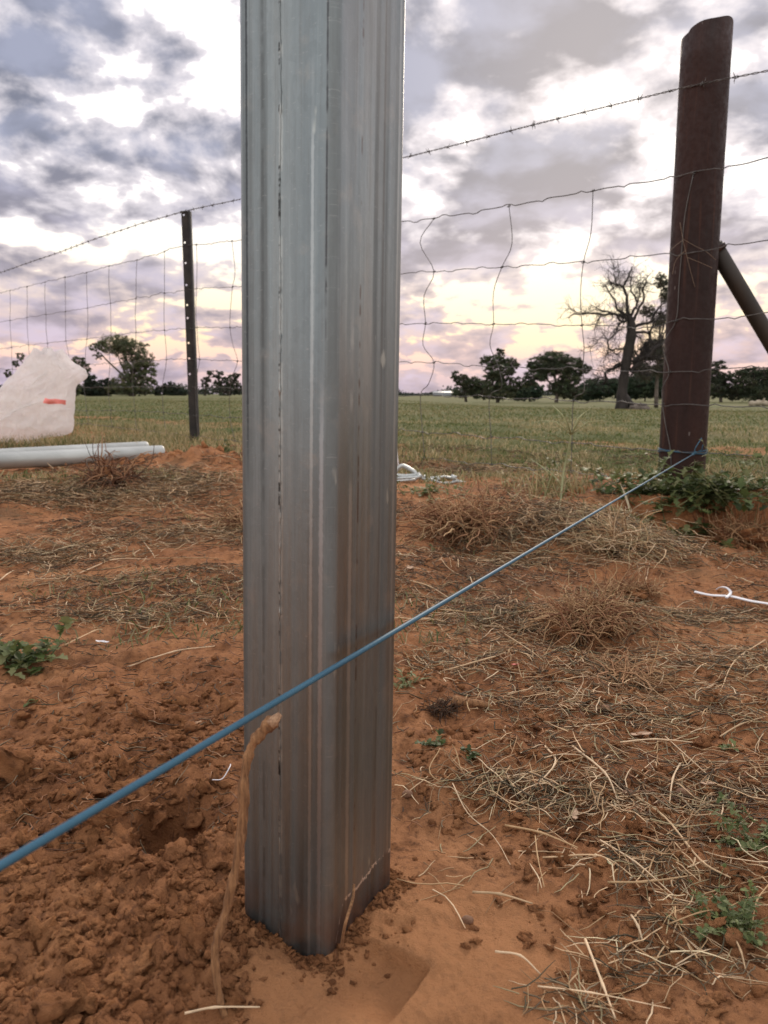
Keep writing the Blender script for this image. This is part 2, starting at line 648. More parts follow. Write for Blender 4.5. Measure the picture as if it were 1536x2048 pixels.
def m_galv_post():
    m, N, bs, out = new_mat("galvanised_steel")
    t = N.n('ShaderNodeTexCoord')
    o = t.outputs['Object']
    x, y, z = N.xyz(o)
    # coordinate that runs round the section, so streaks are vertical
    around = N.m('SUBTRACT', x, y)
    v1 = N.comb(N.m('MULTIPLY', around, 1.0), 0.0, N.m('MULTIPLY', z, .012))
    s1 = N.noise(v1, 130, 5, .62)
    s2 = N.noise(N.comb(around, 0.0, N.m('MULTIPLY', z, .004)), 45, 4, .6)
    s3 = N.noise(N.comb(around, 0.0, N.m('MULTIPLY', z, .03)), 620, 3, .6)
    sp = N.noise(o, 55, 5, .6)
    c = N.ramp(s2, [(.3, (.19, .222, .236)), (.5, (.24, .268, .276)), (.7, (.30, .322, .322))])
    c = N.mix(N.smooth(s1, .5, .64, 0, .5), c, (.14, .155, .155))
    c = N.mix(N.smooth(s1, .30, .40, .35, 0), c, (.40, .415, .405))
    c = N.mix(N.smooth(N.noise(N.vm('MULTIPLY', o, (1., 1., .4)), 420, 4, .7), .5, .7, 0, .15), c, (.17, .185, .18))
    c = N.mix(N.smooth(s3, .52, .66, 0, .35), c, (.19, .20, .20))
    c = N.mix(N.smooth(sp, .55, .75, 0, .3), c, (.40, .36, .32))
    dark = None

    def line(x0, w, axis, zs, thr, colr, cc, amt, zr=(-1., 3.)):
        q = N.m('ABSOLUTE', N.m('SUBTRACT', axis, x0))
        q = N.m('ADD', q, N.m('MULTIPLY', N.m('SUBTRACT', N.noise(o, 260, 3, .7), .5), w * .9))
        f = N.smooth(q, w * .35, w, amt, 0)
        g = N.smooth(N.noise(N.comb(0.0, 0.0, z), zs, 4, .75), thr, thr + .05)
        g = N.m('MULTIPLY', g, N.m('MULTIPLY', N.smooth(z, zr[0], zr[0] + .06), N.smooth(z, zr[1], zr[1] + .06, 1, 0)))
        return N.mix(N.m('MULTIPLY', f, g), cc, colr)
    front = N.smooth(y, -PD / 2 + .006, -PD / 2 + .004)      # left, camera-side face
    # scale weld line down the left face
    c1 = line(-.002, .0016, x, 16, .46, (.46, .47, .45), c, .6)
    c1 = line(-.0028, .0009, x, 34, .52, (.035, .035, .035), c1, .95)
    c1 = line(-.0228, .0009, x, 9, .42, (.06, .065, .07), c1, .85, (.24, 3.))
    c1 = line(-.0130, .0012, x, 12, .46, (.13, .14, .14), c1, .6)
    c1 = line(.0165, .0012, x, 3, .40, (.54, .56, .56), c1, .5)
    c1 = line(.0245, .0007, x, 9, .47, (.07, .07, .075), c1, .8, (.30, 3.))
    c1 = line(.0225, .0016, x, 3, .30, (.56, .58, .61), c1, .5, (-1., .26))  # painted highlight along the lower part of the near corner
    c = N.mix(front, c, c1)
    right = N.smooth(x, PW / 2 - .006, PW / 2 - .004)
    c2 = line(-.012, .0012, y, 14, .50, (.13, .10, .09), c, .8)
    c2 = line(-.020, .0022, y, 5, .40, (.58, .59, .58), c2, .5, (-1., .30))  # painted ridge highlight, lower part of the right face
    c2 = line(.012, .0014, y, 10, .44, (.14, .135, .13), c2, .5)
    c2 = line(.029, .0015, y, 3, .35, (.50, .50, .48), c2, .4)  # painted highlight near the right face's far edge
    warm = N.smooth(N.noise(N.comb(0.0, N.m('MULTIPLY', y, 4.), N.m('MULTIPLY', z, .6)), 12, 2, .5), .4, .65, 0, .25)
    c2 = N.mix(warm, c2, (.36, .31, .27))
    # cement / soil scratch line near the foot, darker below it
    lz = N.m('ADD', N.m('MULTIPLY', y, .06), .026)
    lz = N.m('SUBTRACT', lz, N.smooth(y, -.034, -.022, .024, 0))
    lz = N.m('ADD', lz, N.m('MULTIPLY', N.m('SUBTRACT', N.noise(o, 85, 4, .75), .5), .014))
    dl = N.m('SUBTRACT', z, lz)
    c2 = N.mix(N.smooth(dl, -.002, .001, .55, 0), c2, (.12, .125, .135))
    ln = N.smooth(N.m('ABSOLUTE', dl), .0004, .0013, 1, 0)
    ln = N.m('MULTIPLY', ln, N.smooth(N.noise(o, 140, 3, .7), .44, .52))
    c2 = N.mix(ln, c2, (.85, .83, .80))
    c = N.mix(N.m('MULTIPLY', right, N.m('SUBTRACT', 1.0, front)), c, c2)
    vo = N.n('ShaderNodeTexVoronoi')
    N.link(N.vm('MULTIPLY', o, (1., 1., .5)), vo.inputs['Vector'])
    vo.inputs['Scale'].default_value = 260
    sg = N.xyz(vo.outputs['Color'])[0]
    c = N.mix(.07, c, N.vm('SCALE', c, s=N.m('ADD', .45, N.m('MULTIPLY', sg, 1.1))))
    scr = N.noise(N.comb(N.m('MULTIPLY', around, .35), 0.0, z), 700, 3, .7)
    c = N.mix(N.smooth(scr, .60, .70, 0, .35), c, (.42, .43, .42))
    # chalky marks
    ck = N.smooth(N.noise(N.vm('MULTIPLY', o, (1., 1., .35)), 75, 3, .5), .70, .76, 0, .5)
    c = N.mix(ck, c, (.62, .62, .56))
    # red dust at the foot
    dust = N.m('MULTIPLY', N.smooth(z, .0, .05, .5, 0), N.smooth(N.noise(o, 40, 4, .6), .35, .65))
    c = N.mix(dust, c, (.26, .12, .065))
    N.link(c, bs.inputs['Base Color'])
    bs.inputs['Metallic'].default_value = .97
    N.link(N.smooth(s1, .3, .7, .34, .56), bs.inputs['Roughness'])
    hh = N.m('ADD', N.m('MULTIPLY', s1, 1.0), N.m('MULTIPLY', s3, .35))
    hh = N.m('ADD', hh, N.m('MULTIPLY', N.noise(o, 400, 4, .6), .25))
    bump(N, bs, hh, .22, .0010)
    return m


def m_rust():
    m, N, bs, out = new_mat("rusted_pipe")
    t = N.n('ShaderNodeTexCoord')
    o = t.outputs['Object']
    a = N.noise(N.vm('MULTIPLY', o, (1, 1, .25)), 7, 6, .65)
    b = N.noise(o, 60, 5, .7)
    st = N.noise(N.vm('MULTIPLY', o, (1, 1, .03)), 60, 4, .6)
    c = N.ramp(a, [(.3, (.018, .0085, .007)), (.5, (.029, .0115, .009)), (.7, (.047, .017, .011))])
    c = N.mix(N.smooth(b, .5, .75, 0, .55), c, (.022, .013, .013))
    c = N.mix(N.smooth(st, .56, .7, 0, .5), c, (.085, .034, .02))
    fl = N.smooth(N.noise(N.vm('MULTIPLY', o, (1, 1, .3)), 55, 2, .5), .74, .78, 0, .8)
    c = N.mix(fl, c, (.16, .13, .12))
    N.link(c, bs.inputs['Base Color'])
    bs.inputs['Metallic'].default_value = .0
    bs.inputs['Specular IOR Level'].default_value = .25
    N.link(N.smooth(b, .3, .7, .42, .75), bs.inputs['Roughness'])
    bump(N, bs, N.m('ADD', b, N.m('MULTIPLY', a, .5)), .3, .003)
    return m


M_GROUND = m_ground()
M_CLOD = m_clod()
M_STRAW = m_tint("dry_straw", .75, .15, 120)
M_LEAF = m_tint("weed_leaf", .55, .30, 60)
M_GRASS = m_tint("paddock_grass", .6, .35, 9)
M_CROWN = m_tint("eucalypt_foliage", .6, .22, .6, .4)
M_ROOT = m_tint("root_fibre", .85, .05, 90)
M_BARK = m_simple("bark", (.06, .045, .035), (.17, .135, .11), 4., .9, 0, .4)
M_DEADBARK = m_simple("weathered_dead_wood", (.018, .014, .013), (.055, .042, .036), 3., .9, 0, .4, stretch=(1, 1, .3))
M_POST = m_galv_post()
M_RUST = m_rust()
M_WIRE = m_simple("fence_wire", (.08, .075, .072), (.17, .16, .15), 40., .5, .6)
M_BARBW = m_simple("barbed_wire_steel", (.07, .065, .06), (.16, .145, .135), 30., .5, .6)
M_BLUEW = m_simple("blue_coated_wire", (.030, .095, .150), (.048, .130, .19), 25., .55, .0, .15, spec=.3)
M_PICK = m_simple("black_picket_steel", (.018, .017, .017), (.05, .043, .038), 14., .6, .0, .3, spec=.25)
M_BRACE = m_simple("aged_steel_brace", (.018, .013, .010), (.045, .031, .021), 9., .65, .0, .2, stretch=(1, 1, .2))
M_GPIPE = m_simple("pale_galvanised_pipe", (.33, .335, .32), (.50, .505, .48), 7., .46, .45, .1, stretch=(.2, 1, 1))
M_CAST = m_simple("bright_cast_steel", (.34, .35, .34), (.58, .59, .57), 140., .38, .6, .2)
M_WHITEP = m_simple("white_plastic", (.70, .66, .68), (.82, .80, .82), 30., .4)
M_WOOD = m_simple("broken_root_wood", (.14, .062, .026), (.40, .20, .088), 520., .92, 0, 1., stretch=(1, 1, .14))
M_CUT = m_simple("fresh_wood_break", (.24, .12, .065), (.50, .30, .17), 700., .8, 0, .4)
M_PINK = m_simple("pink_plastic", (.85, .20, .17), (.95, .32, .27), 40., .4)
M_PEB = m_simple("brown_pebble", (.17, .085, .05), (.33, .18, .105), 600., .85, 0, .5)
M_LITLEAF = m_simple("dead_leaf", (.34, .20, .12), (.50, .34, .23), 500., .8, 0, .3)
M_SHED = m_simple("pale_shed_sheet", (.26, .27, .29), (.33, .34, .36), 2., .5)


def m_bag():
    m, N, bs, out = new_mat("thin_white_plastic")
    geo = N.n('ShaderNodeNewGeometry')
    ns = N.noise(geo.outputs['Position'], 7, 5, .6)
    c = N.ramp(ns, [(.3, (.86, .81, .80)), (.7, (.95, .92, .93))])
    N.link(c, bs.inputs['Base Color'])
    bs.inputs['Roughness'].default_value = .38
    tr = N.n('ShaderNodeBsdfTranslucent')
    N.link(c, tr.inputs[0])
    tp = N.n('ShaderNodeBsdfTransparent')
    m1 = N.n('ShaderNodeMixShader')
    m1.inputs[0].default_value = .5
    N.link(bs.outputs[0], m1.inputs[1])
    N.link(tr.outputs[0], m1.inputs[2])
    m2 = N.n('ShaderNodeMixShader')
    m2.inputs[0].default_value = .30
    N.link(m1.outputs[0], m2.inputs[1])
    N.link(tp.outputs[0], m2.inputs[2])
    N.link(m2.outputs[0], out.inputs[0])
    bump(N, bs, N.noise(geo.outputs['Position'], 11, 6, .6, 2.5), .8, .03)
    return m


M_BAG = m_bag()

# ------------------------------------------------------------------ ground: one sheet to the horizon
az_f = np.linspace(R(-48), R(48), 860)
az_b = np.linspace(R(48), R(312), 72)[1:-1]
AZ = np.concatenate([az_f, az_b])
rr = [0.16]
while rr[-1] < 5.5:
    rr.append(rr[-1] * 1.0042)
while rr[-1] < 3500:
    rr.append(rr[-1] * 1.03)
RR = np.array(rr)
A, Rg = np.meshgrid(AZ, RR)
GX, GY = np.sin(A) * Rg, np.cos(A) * Rg
GZ = H(GX, GY)
nr, na = GX.shape
V = np.stack([GX, GY, GZ], -1).reshape(-1, 3)
V = np.vstack([V, [0, 0, Hf(0, 0)]])
ii = np.arange(nr - 1)[:, None]
jj = np.arange(na)[None, :]
kk = (jj + 1) % na
Q = np.stack([ii * na + jj, ii * na + kk, (ii + 1) * na + kk, (ii + 1) * na + jj], -1).reshape(-1, 4)[:, ::-1]
c0 = nr * na
T = np.stack([np.full(na, c0), (np.arange(na) + 1) % na, np.arange(na)], -1)
g = link("ground", mesh_np("ground", V, [Q, T], M_GROUND, True))
tag(g, "red sandy soil and green paddock reaching to the horizon", "ground", kind='structure')

# ------------------------------------------------------------------ galvanised post
YAW = R(-27.5)
u1 = np.array([math.cos(YAW), math.sin(YAW)])      # along the left face
u2 = np.array([-math.sin(YAW), math.cos(YAW)])     # along the right face
B0 = np.array([-.0294, .3698])
pc = B0 - u1 * PW / 2 + u2 * PD / 2


def section(w, d, r, n=7, wav=0.0):
    pts = []
    for cx, cy, a0 in ((w / 2 - r, d / 2 - r, 0), (-w / 2 + r, d / 2 - r, 90), (-w / 2 + r, -d / 2 + r, 180), (w / 2 - r, -d / 2 + r, 270)):
        for k in range(n):
            t = R(a0 + 90 * k / (n - 1))
            pts.append((cx + r * math.cos(t), cy + r * math.sin(t)))
    P = np.array(pts)
    out = []
    for i in range(len(P)):
        a, b = P[i], P[(i + 1) % len(P)]
        L = np.linalg.norm(b - a)
        k = max(1, int(L / .0015))
        nrm = np.array([(b - a)[1], -(b - a)[0]]) / (L + 1e-9)
        for q in range(k):
            t = q / k
            off = 0
            if k > 4:
                s = t * L * 1000
                off = wav * math.sin(math.pi * t) * (.5 * math.sin(s * .42 + i) + .35 * math.sin(s * .93 + 2 * i) - .3)
            out.append(a + (b - a) * t + nrm * off)
    return np.array(out)


def extrude_tube(outer, inner, z0, z1, nz=2):
    n, k = len(outer), len(inner)
    zs = np.linspace(z0, z1, nz)
    Vv, Q = [], []
    for z in zs:
        Vv.append(np.column_stack([outer, np.full(n, z)]))
    for i in range(nz - 1):
        for j in range(n):
            Q.append((i * n + j, i * n + (j + 1) % n, (i + 1) * n + (j + 1) % n, (i + 1) * n + j))
    base = nz * n
    for z in (z0, z1):
        Vv.append(np.column_stack([inner, np.full(k, z)]))
    for j in range(k):
        Q.append((base + (j + 1) % k, base + j, base + k + j, base + k + (j + 1) % k))
        Q.append(((nz - 1) * n + j, (nz - 1) * n + (j + 1) % n, base + k + (j + 1) % k, base + k + j))
    return np.vstack(Vv), np.array(Q)


def post_section():
    s = section(PW, PD, .0055, 7, .00008)
    inn = s * np.array([(PW - .005) / PW, (PD - .005) / PD])
    return s, inn


root = empty("steel_post", (pc[0], pc[1], 0))
root.rotation_euler = (Matrix.Rotation(-math.atan(.0373), 4, 'X') @ Matrix.Rotation(math.atan(.0157), 4, 'Y') @ Matrix.Rotation(YAW, 4, 'Z')).to_euler()
tag(root, "tall bright galvanised rectangular steel post standing closest in red soil", "post")
s_, i_ = post_section()
V, Q = extrude_tube(s_, i_, -.25, 1.55, 30)
link("tube", mesh_np("tube", V, Q, M_POST, True), root)
for p in root.children[0].data.polygons:
    pass
# weld bead on the left face
mb = MB()
zz = np.arange(-.02, 1.5, .0022)
bx_ = -.0024 + .0002 * np.sin(zz * 60) + rng.normal(0, .00008, len(zz))
rad = np.clip(.00035 + rng.normal(0, .00022, len(zz)) * (rng.random(len(zz)) < .5), .00018, .0011)
mb.tube(np.column_stack([bx_, np.full(len(zz), -PD / 2 - .0001), zz]), rad, 5)
wb = mb.build("weld_seam", M_POST, root, True)
wb.data.polygons.foreach_set('use_smooth', [True] * len(wb.data.polygons))

# ------------------------------------------------------------------ rusty strainer post
RAD = .0735
rc = RP[:2] - FN * (RAD + .004)
# keep its left and right outlines where they stand
rc = at(1365, 900, RP[1] + RAD)[:2]
root = empty("rusty_post", (rc[0], rc[1], -.05))
tag(root, "thick round rusty brown pipe post with slanting cut top", "post")
mb = MB()
n = 48
th = np.arange(n) * 2 * math.pi / n
zt = at(1400, 40, RP[1])[2]
lv = [-.2, 0, .2, .4, .6, .8, 1.0, 1.2, 1.35]
Vv = []
for z in lv:
    Vv.append(np.column_stack([RAD * np.cos(th), RAD * np.sin(th), np.full(n, z)]))
topz = zt + .05 + .012 * np.cos(th) - .01 * np.sin(th) + .002 * np.sin(5 * th)
topz[(n // 2 - 3):(n // 2 + 4)] -= .006
Vv.append(np.column_stack([RAD * np.cos(th), RAD * np.sin(th), topz]))
Vv.append(np.column_stack([(RAD - .005) * np.cos(th), (RAD - .005) * np.sin(th), topz]))
Vv.append(np.column_stack([(RAD - .005) * np.cos(th), (RAD - .005) * np.sin(th), np.full(n, .6)]))
Vv = np.vstack(Vv)
m_ = 12
Q = [(i * n + j, i * n + (j + 1) % n, (i + 1) * n + (j + 1) % n, (i + 1) * n + j) for i in range(m_ - 1) for j in range(n)]
mb.add(Vv, Q)
mb.build("pipe", M_RUST, root, True)
# diagonal brace, its own pipe
zb = at(1448, 490, rc[1])[2]
b0 = np.array([rc[0] + RAD - .012, rc[1], zb])
b1 = b0 + np.array([.62, -.02, -.62 * 1.50])
mb = MB()
mb.tube(np.linspace(b0, b1, 8), .0255, 20)
root = empty("brace_pipe", (b1[0], b1[1], 0))
tag(root, "thin olive-brown pipe brace slanting down right from the rusty post", "brace")
o = mb.build("pipe", M_BRACE, root, True)
o.matrix_parent_inverse = Matrix.Translation(-Vector(root.location))
mb = MB()
mb.tube(np.array([b0 + (.006, 0, -.008), b0 + (.014, 0, -.020)]), .030, 20)
o = mb.build("weld_collar", M_RUST, root, True)
o.matrix_parent_inverse = Matrix.Translation(-Vector(root.location))

# ------------------------------------------------------------------ star picket with punched holes
root = empty("star_picket", (KP[0] + .002, KP[1], 0))
tag(root, "slim black steel picket with a row of punched holes", "picket")
PH = at(378, 422, KP[1])[2]
# flange facing the camera: a thin plate with real holes
holes_px = [430, 485, 526, 570, 610, 636, 686, 717, 748, 781]
hz = [at(382, p, KP[1])[2] for p in holes_px]
wl, wr, th_ = -.042, .026, .0045


def plate_with_holes(x0, x1, z0, z1, xh, hz, r, thick):
    """strip in the xz plane pierced by octagonal holes"""
    V, F4, F3 = [], [], []
    hz = sorted(hz)
    cuts = [z0]
    for h in hz:
        cuts += [h - r * 1.6, h + r * 1.6]
    cuts.append(z1)

    def vert(x, z, y):
        V.append((x, y, z))
        return len(V) - 1
    for side, y in ((0, -thick / 2), (1, thick / 2)):
        for i in range(len(cuts) - 1):
            a, b = cuts[i], cuts[i + 1]
            if i % 2 == 0:
                q = [vert(x0, a, y), vert(x1, a, y), vert(x1, b, y), vert(x0, b, y)]
                F4.append(q if side == 0 else q[::-1])
            else:
                h = (a + b) / 2
                sq = [(x1, h), (x1, b), (xh, b), (x0, b), (x0, h), (x0, a), (xh, a), (x1, a)]
                oc = [(xh + r * math.cos(R(45 * k)), h + r * math.sin(R(45 * k))) for k in range(8)]
                si = [vert(p[0], p[1], y) for p in sq]
                oi_ = [vert(p[0], p[1], y) for p in oc]
                for k in range(8):
                    l = (k + 1) % 8
                    q = [si[k], si[l], oi_[l], oi_[k]]
                    F4.append(q if side == 0 else q[::-1])
    for h in hz:
        oc = [(xh + r * math.cos(R(45 * k)), h + r * math.sin(R(45 * k))) for k in range(8)]
        for k in range(8):
            l = (k + 1) % 8
            F4.append([vert(oc[k][0], oc[k][1], -thick / 2), vert(oc[l][0], oc[l][1], -thick / 2), vert(oc[l][0], oc[l][1], thick / 2), vert(oc[k][0], oc[k][1], thick / 2)])
    for (xa, sgn) in ((x0, 1), (x1, -1)):
        F4.append([vert(xa, z0, -thick / 2), vert(xa, z0, thick / 2), vert(xa, z1, thick / 2), vert(xa, z1, -thick / 2)])
    F4.append([vert(x0, z1, -thick / 2), vert(x1, z1, -thick / 2), vert(x1, z1, thick / 2), vert(x0, z1, thick / 2)])
    return np.array(V), np.array(F4)


V, Q = plate_with_holes(-.032,   .012, -.25, PH, -.018, hz, .0062, .004)
fl = link("holed_flange", mesh_np("holed_flange", V, Q, M_PICK), root)
mb = MB()


def box(mb, x0, x1, y0, y1, z0, z1, c=None):
    V = [(x0, y0, z0), (x1, y0, z0), (x1, y1, z0), (x0, y1, z0), (x0, y0, z1), (x1, y0, z1), (x1, y1, z1), (x0, y1, z1)]
    mb.add(V, [(0, 3, 2, 1), (4, 5, 6, 7), (0, 1, 5, 4), (1, 2, 6, 5), (2, 3, 7, 6), (3, 0, 4, 7)], c=c)


mb.tube([(.012, .000, -.25), (.012, .0, PH)], .0042, 8)
Vw = np.array([(.012, -.002), (.024, .018), (.021, .020), (.009, .001)])
nv = 4
Vb = np.vstack([np.column_stack([Vw, np.full(4, z)]) for z in (-.25, PH)])
mb.add(Vb, [(0, 1, 5, 4), (1, 2, 6, 5), (2, 3, 7, 6), (3, 0, 4, 7), (4, 5, 6, 7)])
Vw = np.array([(.012, .002), (.024, -.018), (.021, -.020), (.009, -.001)])
Vb = np.vstack([np.column_stack([Vw, np.full(4, z)]) for z in (-.25, PH - .001)])
mb.add(Vb, [(1, 0, 4, 5), (2, 1, 5, 6), (3, 2, 6, 7), (0, 3, 7, 4), (7, 6, 5, 4)])
mb.build("side_flanges", M_PICK, root)
mb = MB()
for k in range(3):
    t = np.linspace(0, 2 * math.pi, 12)
    mb.tube(np.column_stack([-.026 + .012 * np.cos(t), -.004 + .009 * np.sin(t), PH - .012 + .004 * k + 0 * t]), .0014, 5)
mb.build("tie_wire", M_BARBW, root)
ROT_P = R(0)


# ------------------------------------------------------------------ fence wires, laid in the fence's own vertical plane
FP0 = RP[:2] + FN * .003


def fen(px, py, off=0.0):
    r = ray(px, py)
    den = r[0] * FN[0] + r[1] * FN[1]
    t = (np.dot(FP0, FN) + off) / den
    return r * t + np.array([0, 0, CAMH])


LINES = [
    [(-60, 600), (0, 586), (20, 581), (90, 564), (173, 545), (218, 532), (274, 520), (329, 503), (364, 491), (393, 490), (464, 482), (600, 468), (803, 443), (868, 437), (1018, 412), (1186, 381), (1345, 355), (1387, 345), (1444, 335), (1460, 333), (1536, 315), (1640, 290)],
    [(-60, 655), (0, 644), (54, 635), (130, 623), (175, 616), (222, 606), (271, 597), (329, 586), (369, 581), (393, 577), (465, 574), (802, 548), (865, 543), (1004, 534), (1167, 524), (1343, 507), (1363, 508), (1444, 495), (1536, 481), (1640, 462)],
    [(-60, 706), (0, 698), (57, 690), (95, 686), (132, 682), (175, 678), (222, 671), (272, 665), (329, 660), (372, 657), (394, 655), (460, 655), (600, 652), (800, 649), (851, 646), (987, 648), (1164, 650), (1270, 655), (1321, 652), (1351, 640), (1425, 638), (1536, 626), (1640, 612)],
    [(-60, 742), (0, 738), (25, 739), (80, 735), (176, 729), (222, 727), (333, 719), (369, 718), (399, 719), (475, 722), (797, 724), (868, 725), (997, 734), (1166, 739), (1326, 745), (1388, 741), (1536, 734), (1640, 728)],
    [(-60, 776), (0, 776), (149, 775), (271, 774), (325, 773), (394, 774), (460, 776), (797, 792), (841, 790), (979, 794), (1147, 801), (1321, 809), (1420, 811), (1536, 814), (1640, 818)],
    [(-60, 816), (0, 817), (171, 821), (218, 821), (271, 822), (327, 825), (460, 835), (797, 860), (845, 864), (982, 874), (1144, 886), (1321, 902), (1410, 906), (1536, 913), (1640, 922)],
    [(-60, 832), (0, 836), (175, 848), (227, 854), (330, 866), (470, 882), (849, 916), (983, 929), (1142, 944), (1340, 965), (1536, 985), (1640, 998)],
]


def line_y(i, px):
    L = LINES[i]
    return float(np.interp(px, [p[0] for p in L], [p[1] for p in L]))


fence = empty("wire_fence", (FP0[0], FP0[1], 0))
tag(fence, "square mesh wire fence of grey horizontals and kinked uprights", "fence")
fence_inv = Matrix.Translation(-Vector(fence.location))
for i, L in enumerate(LINES):
    P = np.array([fen(*p) for p in L])
    # even steps with small crimps
    S = np.concatenate([[0], np.cumsum(np.linalg.norm(np.diff(P, axis=0), axis=1))])
    s = np.arange(0, S[-1], .02)
    pts = np.column_stack([np.interp(s, S, P[:, k]) for k in range(3)])
    ker = np.array([1, 2, 1]) / 4
    for k in range(3):
        pts[1:-1, k] = np.convolve(pts[:, k], ker, 'valid')
    cr = (np.abs(((s * 6.3 + i * .37) % 1) - .5) < .08) * .006 * np.sign(np.sin(s * 19.8 + i))
    pts[:, 2] += cr + .0016 * np.sin(s * 23 + i * 2) + .001 * np.sin(s * 61 + i)
    mb = MB()
    mb.tube(pts, .0016 if i else .0018, 6)
    o = mb.build("line_wire", M_WIRE, fence, True)
    o.matrix_parent_inverse = fence_inv
STAYS = [
    [(868, 437), (840, 485), (868, 543), (848, 592), (851, 646), (846, 690), (868, 725), (857, 768), (841, 790), (845, 864), (849, 916)],
    [(1018, 412), (1024, 487), (1004, 534), (987, 585), (987, 648), (980, 690), (997, 734), (1003, 775), (979, 794), (982, 874), (983, 929)],
    [(1186, 381), (1182, 465), (1167, 524), (1161, 590), (1164, 650), (1168, 695), (1166, 739), (1168, 783), (1147, 801), (1144, 886), (1142, 944)],
    [(1387, 346), (1370, 430), (1363, 508), (1358, 570), (1352, 641), (1326, 690), (1338, 744), (1325, 775), (1325, 808), (1331, 850), (1341, 902), (1343, 962)],
    [(464, 482), (470, 545), (465, 574), (461, 620), (460, 655), (466, 690), (475, 722), (466, 750), (460, 776), (460, 835), (470, 882)],
    [(393, 490), (394, 530), (393, 577), (392, 620), (394, 655), (396, 690), (399, 719), (394, 750), (391, 775), (393, 830), (396, 872)],
    [(329, 503), (329, 560), (329, 586), (328, 620), (329, 660), (333, 719), (325, 773), (327, 825), (332, 864)],
]
for x1, x2, x3, x4 in ((274, 272, 272, 268), (218, 221, 222, 220), (173, 175, 174, 171), (130, 131, 132, 138), (90, 92, 95, 97), (54, 54, 57, 60), (20, 20, 23, 25), (-8, -10, -8, -6)):
    pts = []
    xs = [x1, x2, x3, x4, x4 - 3, x4 + 2, x4 + 5]
    for i in range(7):
        pts.append((xs[i], line_y(i, xs[i])))
        if i < 6:
            pts.append(((xs[i] + xs[i + 1]) / 2 + random.uniform(-2, 2), (line_y(i, xs[i]) + line_y(i + 1, xs[i + 1])) / 2))
    STAYS.append(pts)
STAYS.append([(1600, line_y(0, 1600)), (1590, 380), (1595, line_y(1, 1595)), (1590, line_y(2, 1590)), (1600, line_y(3, 1600)), (1590, line_y(4, 1590)), (1592, line_y(5, 1592)), (1590, line_y(6, 1590))])
for S_ in STAYS:
    P = np.array([fen(p[0], p[1], .0022) for p in S_])
    mb = MB()
    mb.tube(spline(P, 4), .0015, 6)
    # wrapped knots where it crosses each line wire
    for i in range(7):
        ys = [p[1] for p in S_]
        k = int(np.argmin([abs(p[1] - line_y(i, p[0])) for p in S_]))
        if abs(S_[k][1] - line_y(i, S_[k][0])) < 6:
            c = P[k]
            t = np.linspace(0, 4 * math.pi, 18)
            w = np.stack([c[0] + FU[0] * (t / 12.6 - .5) * .012 + FN[0] * .0032 * np.cos(t),
                          c[1] + FU[1] * (t / 12.6 - .5) * .012 + FN[1] * .0032 * np.cos(t),
                          c[2] + .0034 * np.sin(t)], -1)
            mb.tube(w, .0013, 5)
    o = mb.build("stay_wire", M_WIRE, fence, True)
    o.matrix_parent_inverse = fence_inv

# barbed wire: two twisted strands, a barb every 10 cm
BW = [(-60, 566), (0, 545), (60, 525), (130, 500), (200, 475), (280, 447), (370, 423), (480, 398), (640, 357), (805, 315), (960, 277), (1110, 240), (1230, 210), (1365, 175), (1450, 157), (1536, 140), (1640, 118)]
P = np.array([fen(p[0], p[1], .004) for p in BW])
S = np.concatenate([[0], np.cumsum(np.linalg.norm(np.diff(P, axis=0), axis=1))])
s = np.arange(0, S[-1], .006)
pts = np.column_stack([np.interp(s, S, P[:, k]) for k in range(3)])
bw = empty("barbed_wire", (FP0[0], FP0[1], 0))
tag(bw, "twisted barbed wire strand along the fence top", "barbed wire")
inv_b = Matrix.Translation(-Vector(bw.location))
for ph in (0, math.pi):
    mb = MB()
    q = pts.copy()
    q[:, 2] += .0019 * np.sin(s * 2 * math.pi / .055 + ph) + .002 * np.sin(s * 5)
    q[:, :2] += np.outer(.0019 * np.cos(s * 2 * math.pi / .055 + ph), FN)
    mb.tube(q, .0013, 5)
    o = mb.build("strand", M_BARBW, bw, True)
    o.matrix_parent_inverse = inv_b
bm_ = []
for v in range(5):
    mb = MB()
    r_ = np.random.default_rng(v)
    t = np.linspace(0, 3 * math.pi, 14)
    mb.tube(np.column_stack([(t / 9.4 - .5) * .009, .0035 * np.cos(t), .0035 * np.sin(t)]), .0012, 5)
    for k in range(4):
        a = r_.uniform(0, 2 * math.pi) if k % 2 == 0 else a + math.pi + r_.uniform(-.5, .5)
        xo = (-.004 if k < 2 else .004)
        e = np.array([xo + r_.uniform(-.006, .006), math.cos(a) * .016, math.sin(a) * .016])
        mb.tube(np.array([(xo, math.cos(a) * .002, math.sin(a) * .002), e * np.array([1, .6, .6]), e]), [.0013, .0012, .0004], 5)
    o = mb.build("barb", M_BARBW, bw, True)
    bm_.append(o)
k = 0
for sb in np.arange(.05, S[-1], .102):
    p = [float(np.interp(sb, S, P[:, j])) for j in range(3)]
    p[2] += .002 * math.sin(sb * 5)
    if k < 5:
        o = bm_[k]
    else:
        o = bm_[k % 5].copy()
        col.objects.link(o)
        o.parent = bw
    o.matrix_parent_inverse = inv_b
    o.location = p
    o.rotation_euler = (random.uniform(0, 6), 0, math.atan2(FU[1], FU[0]))
    k += 1

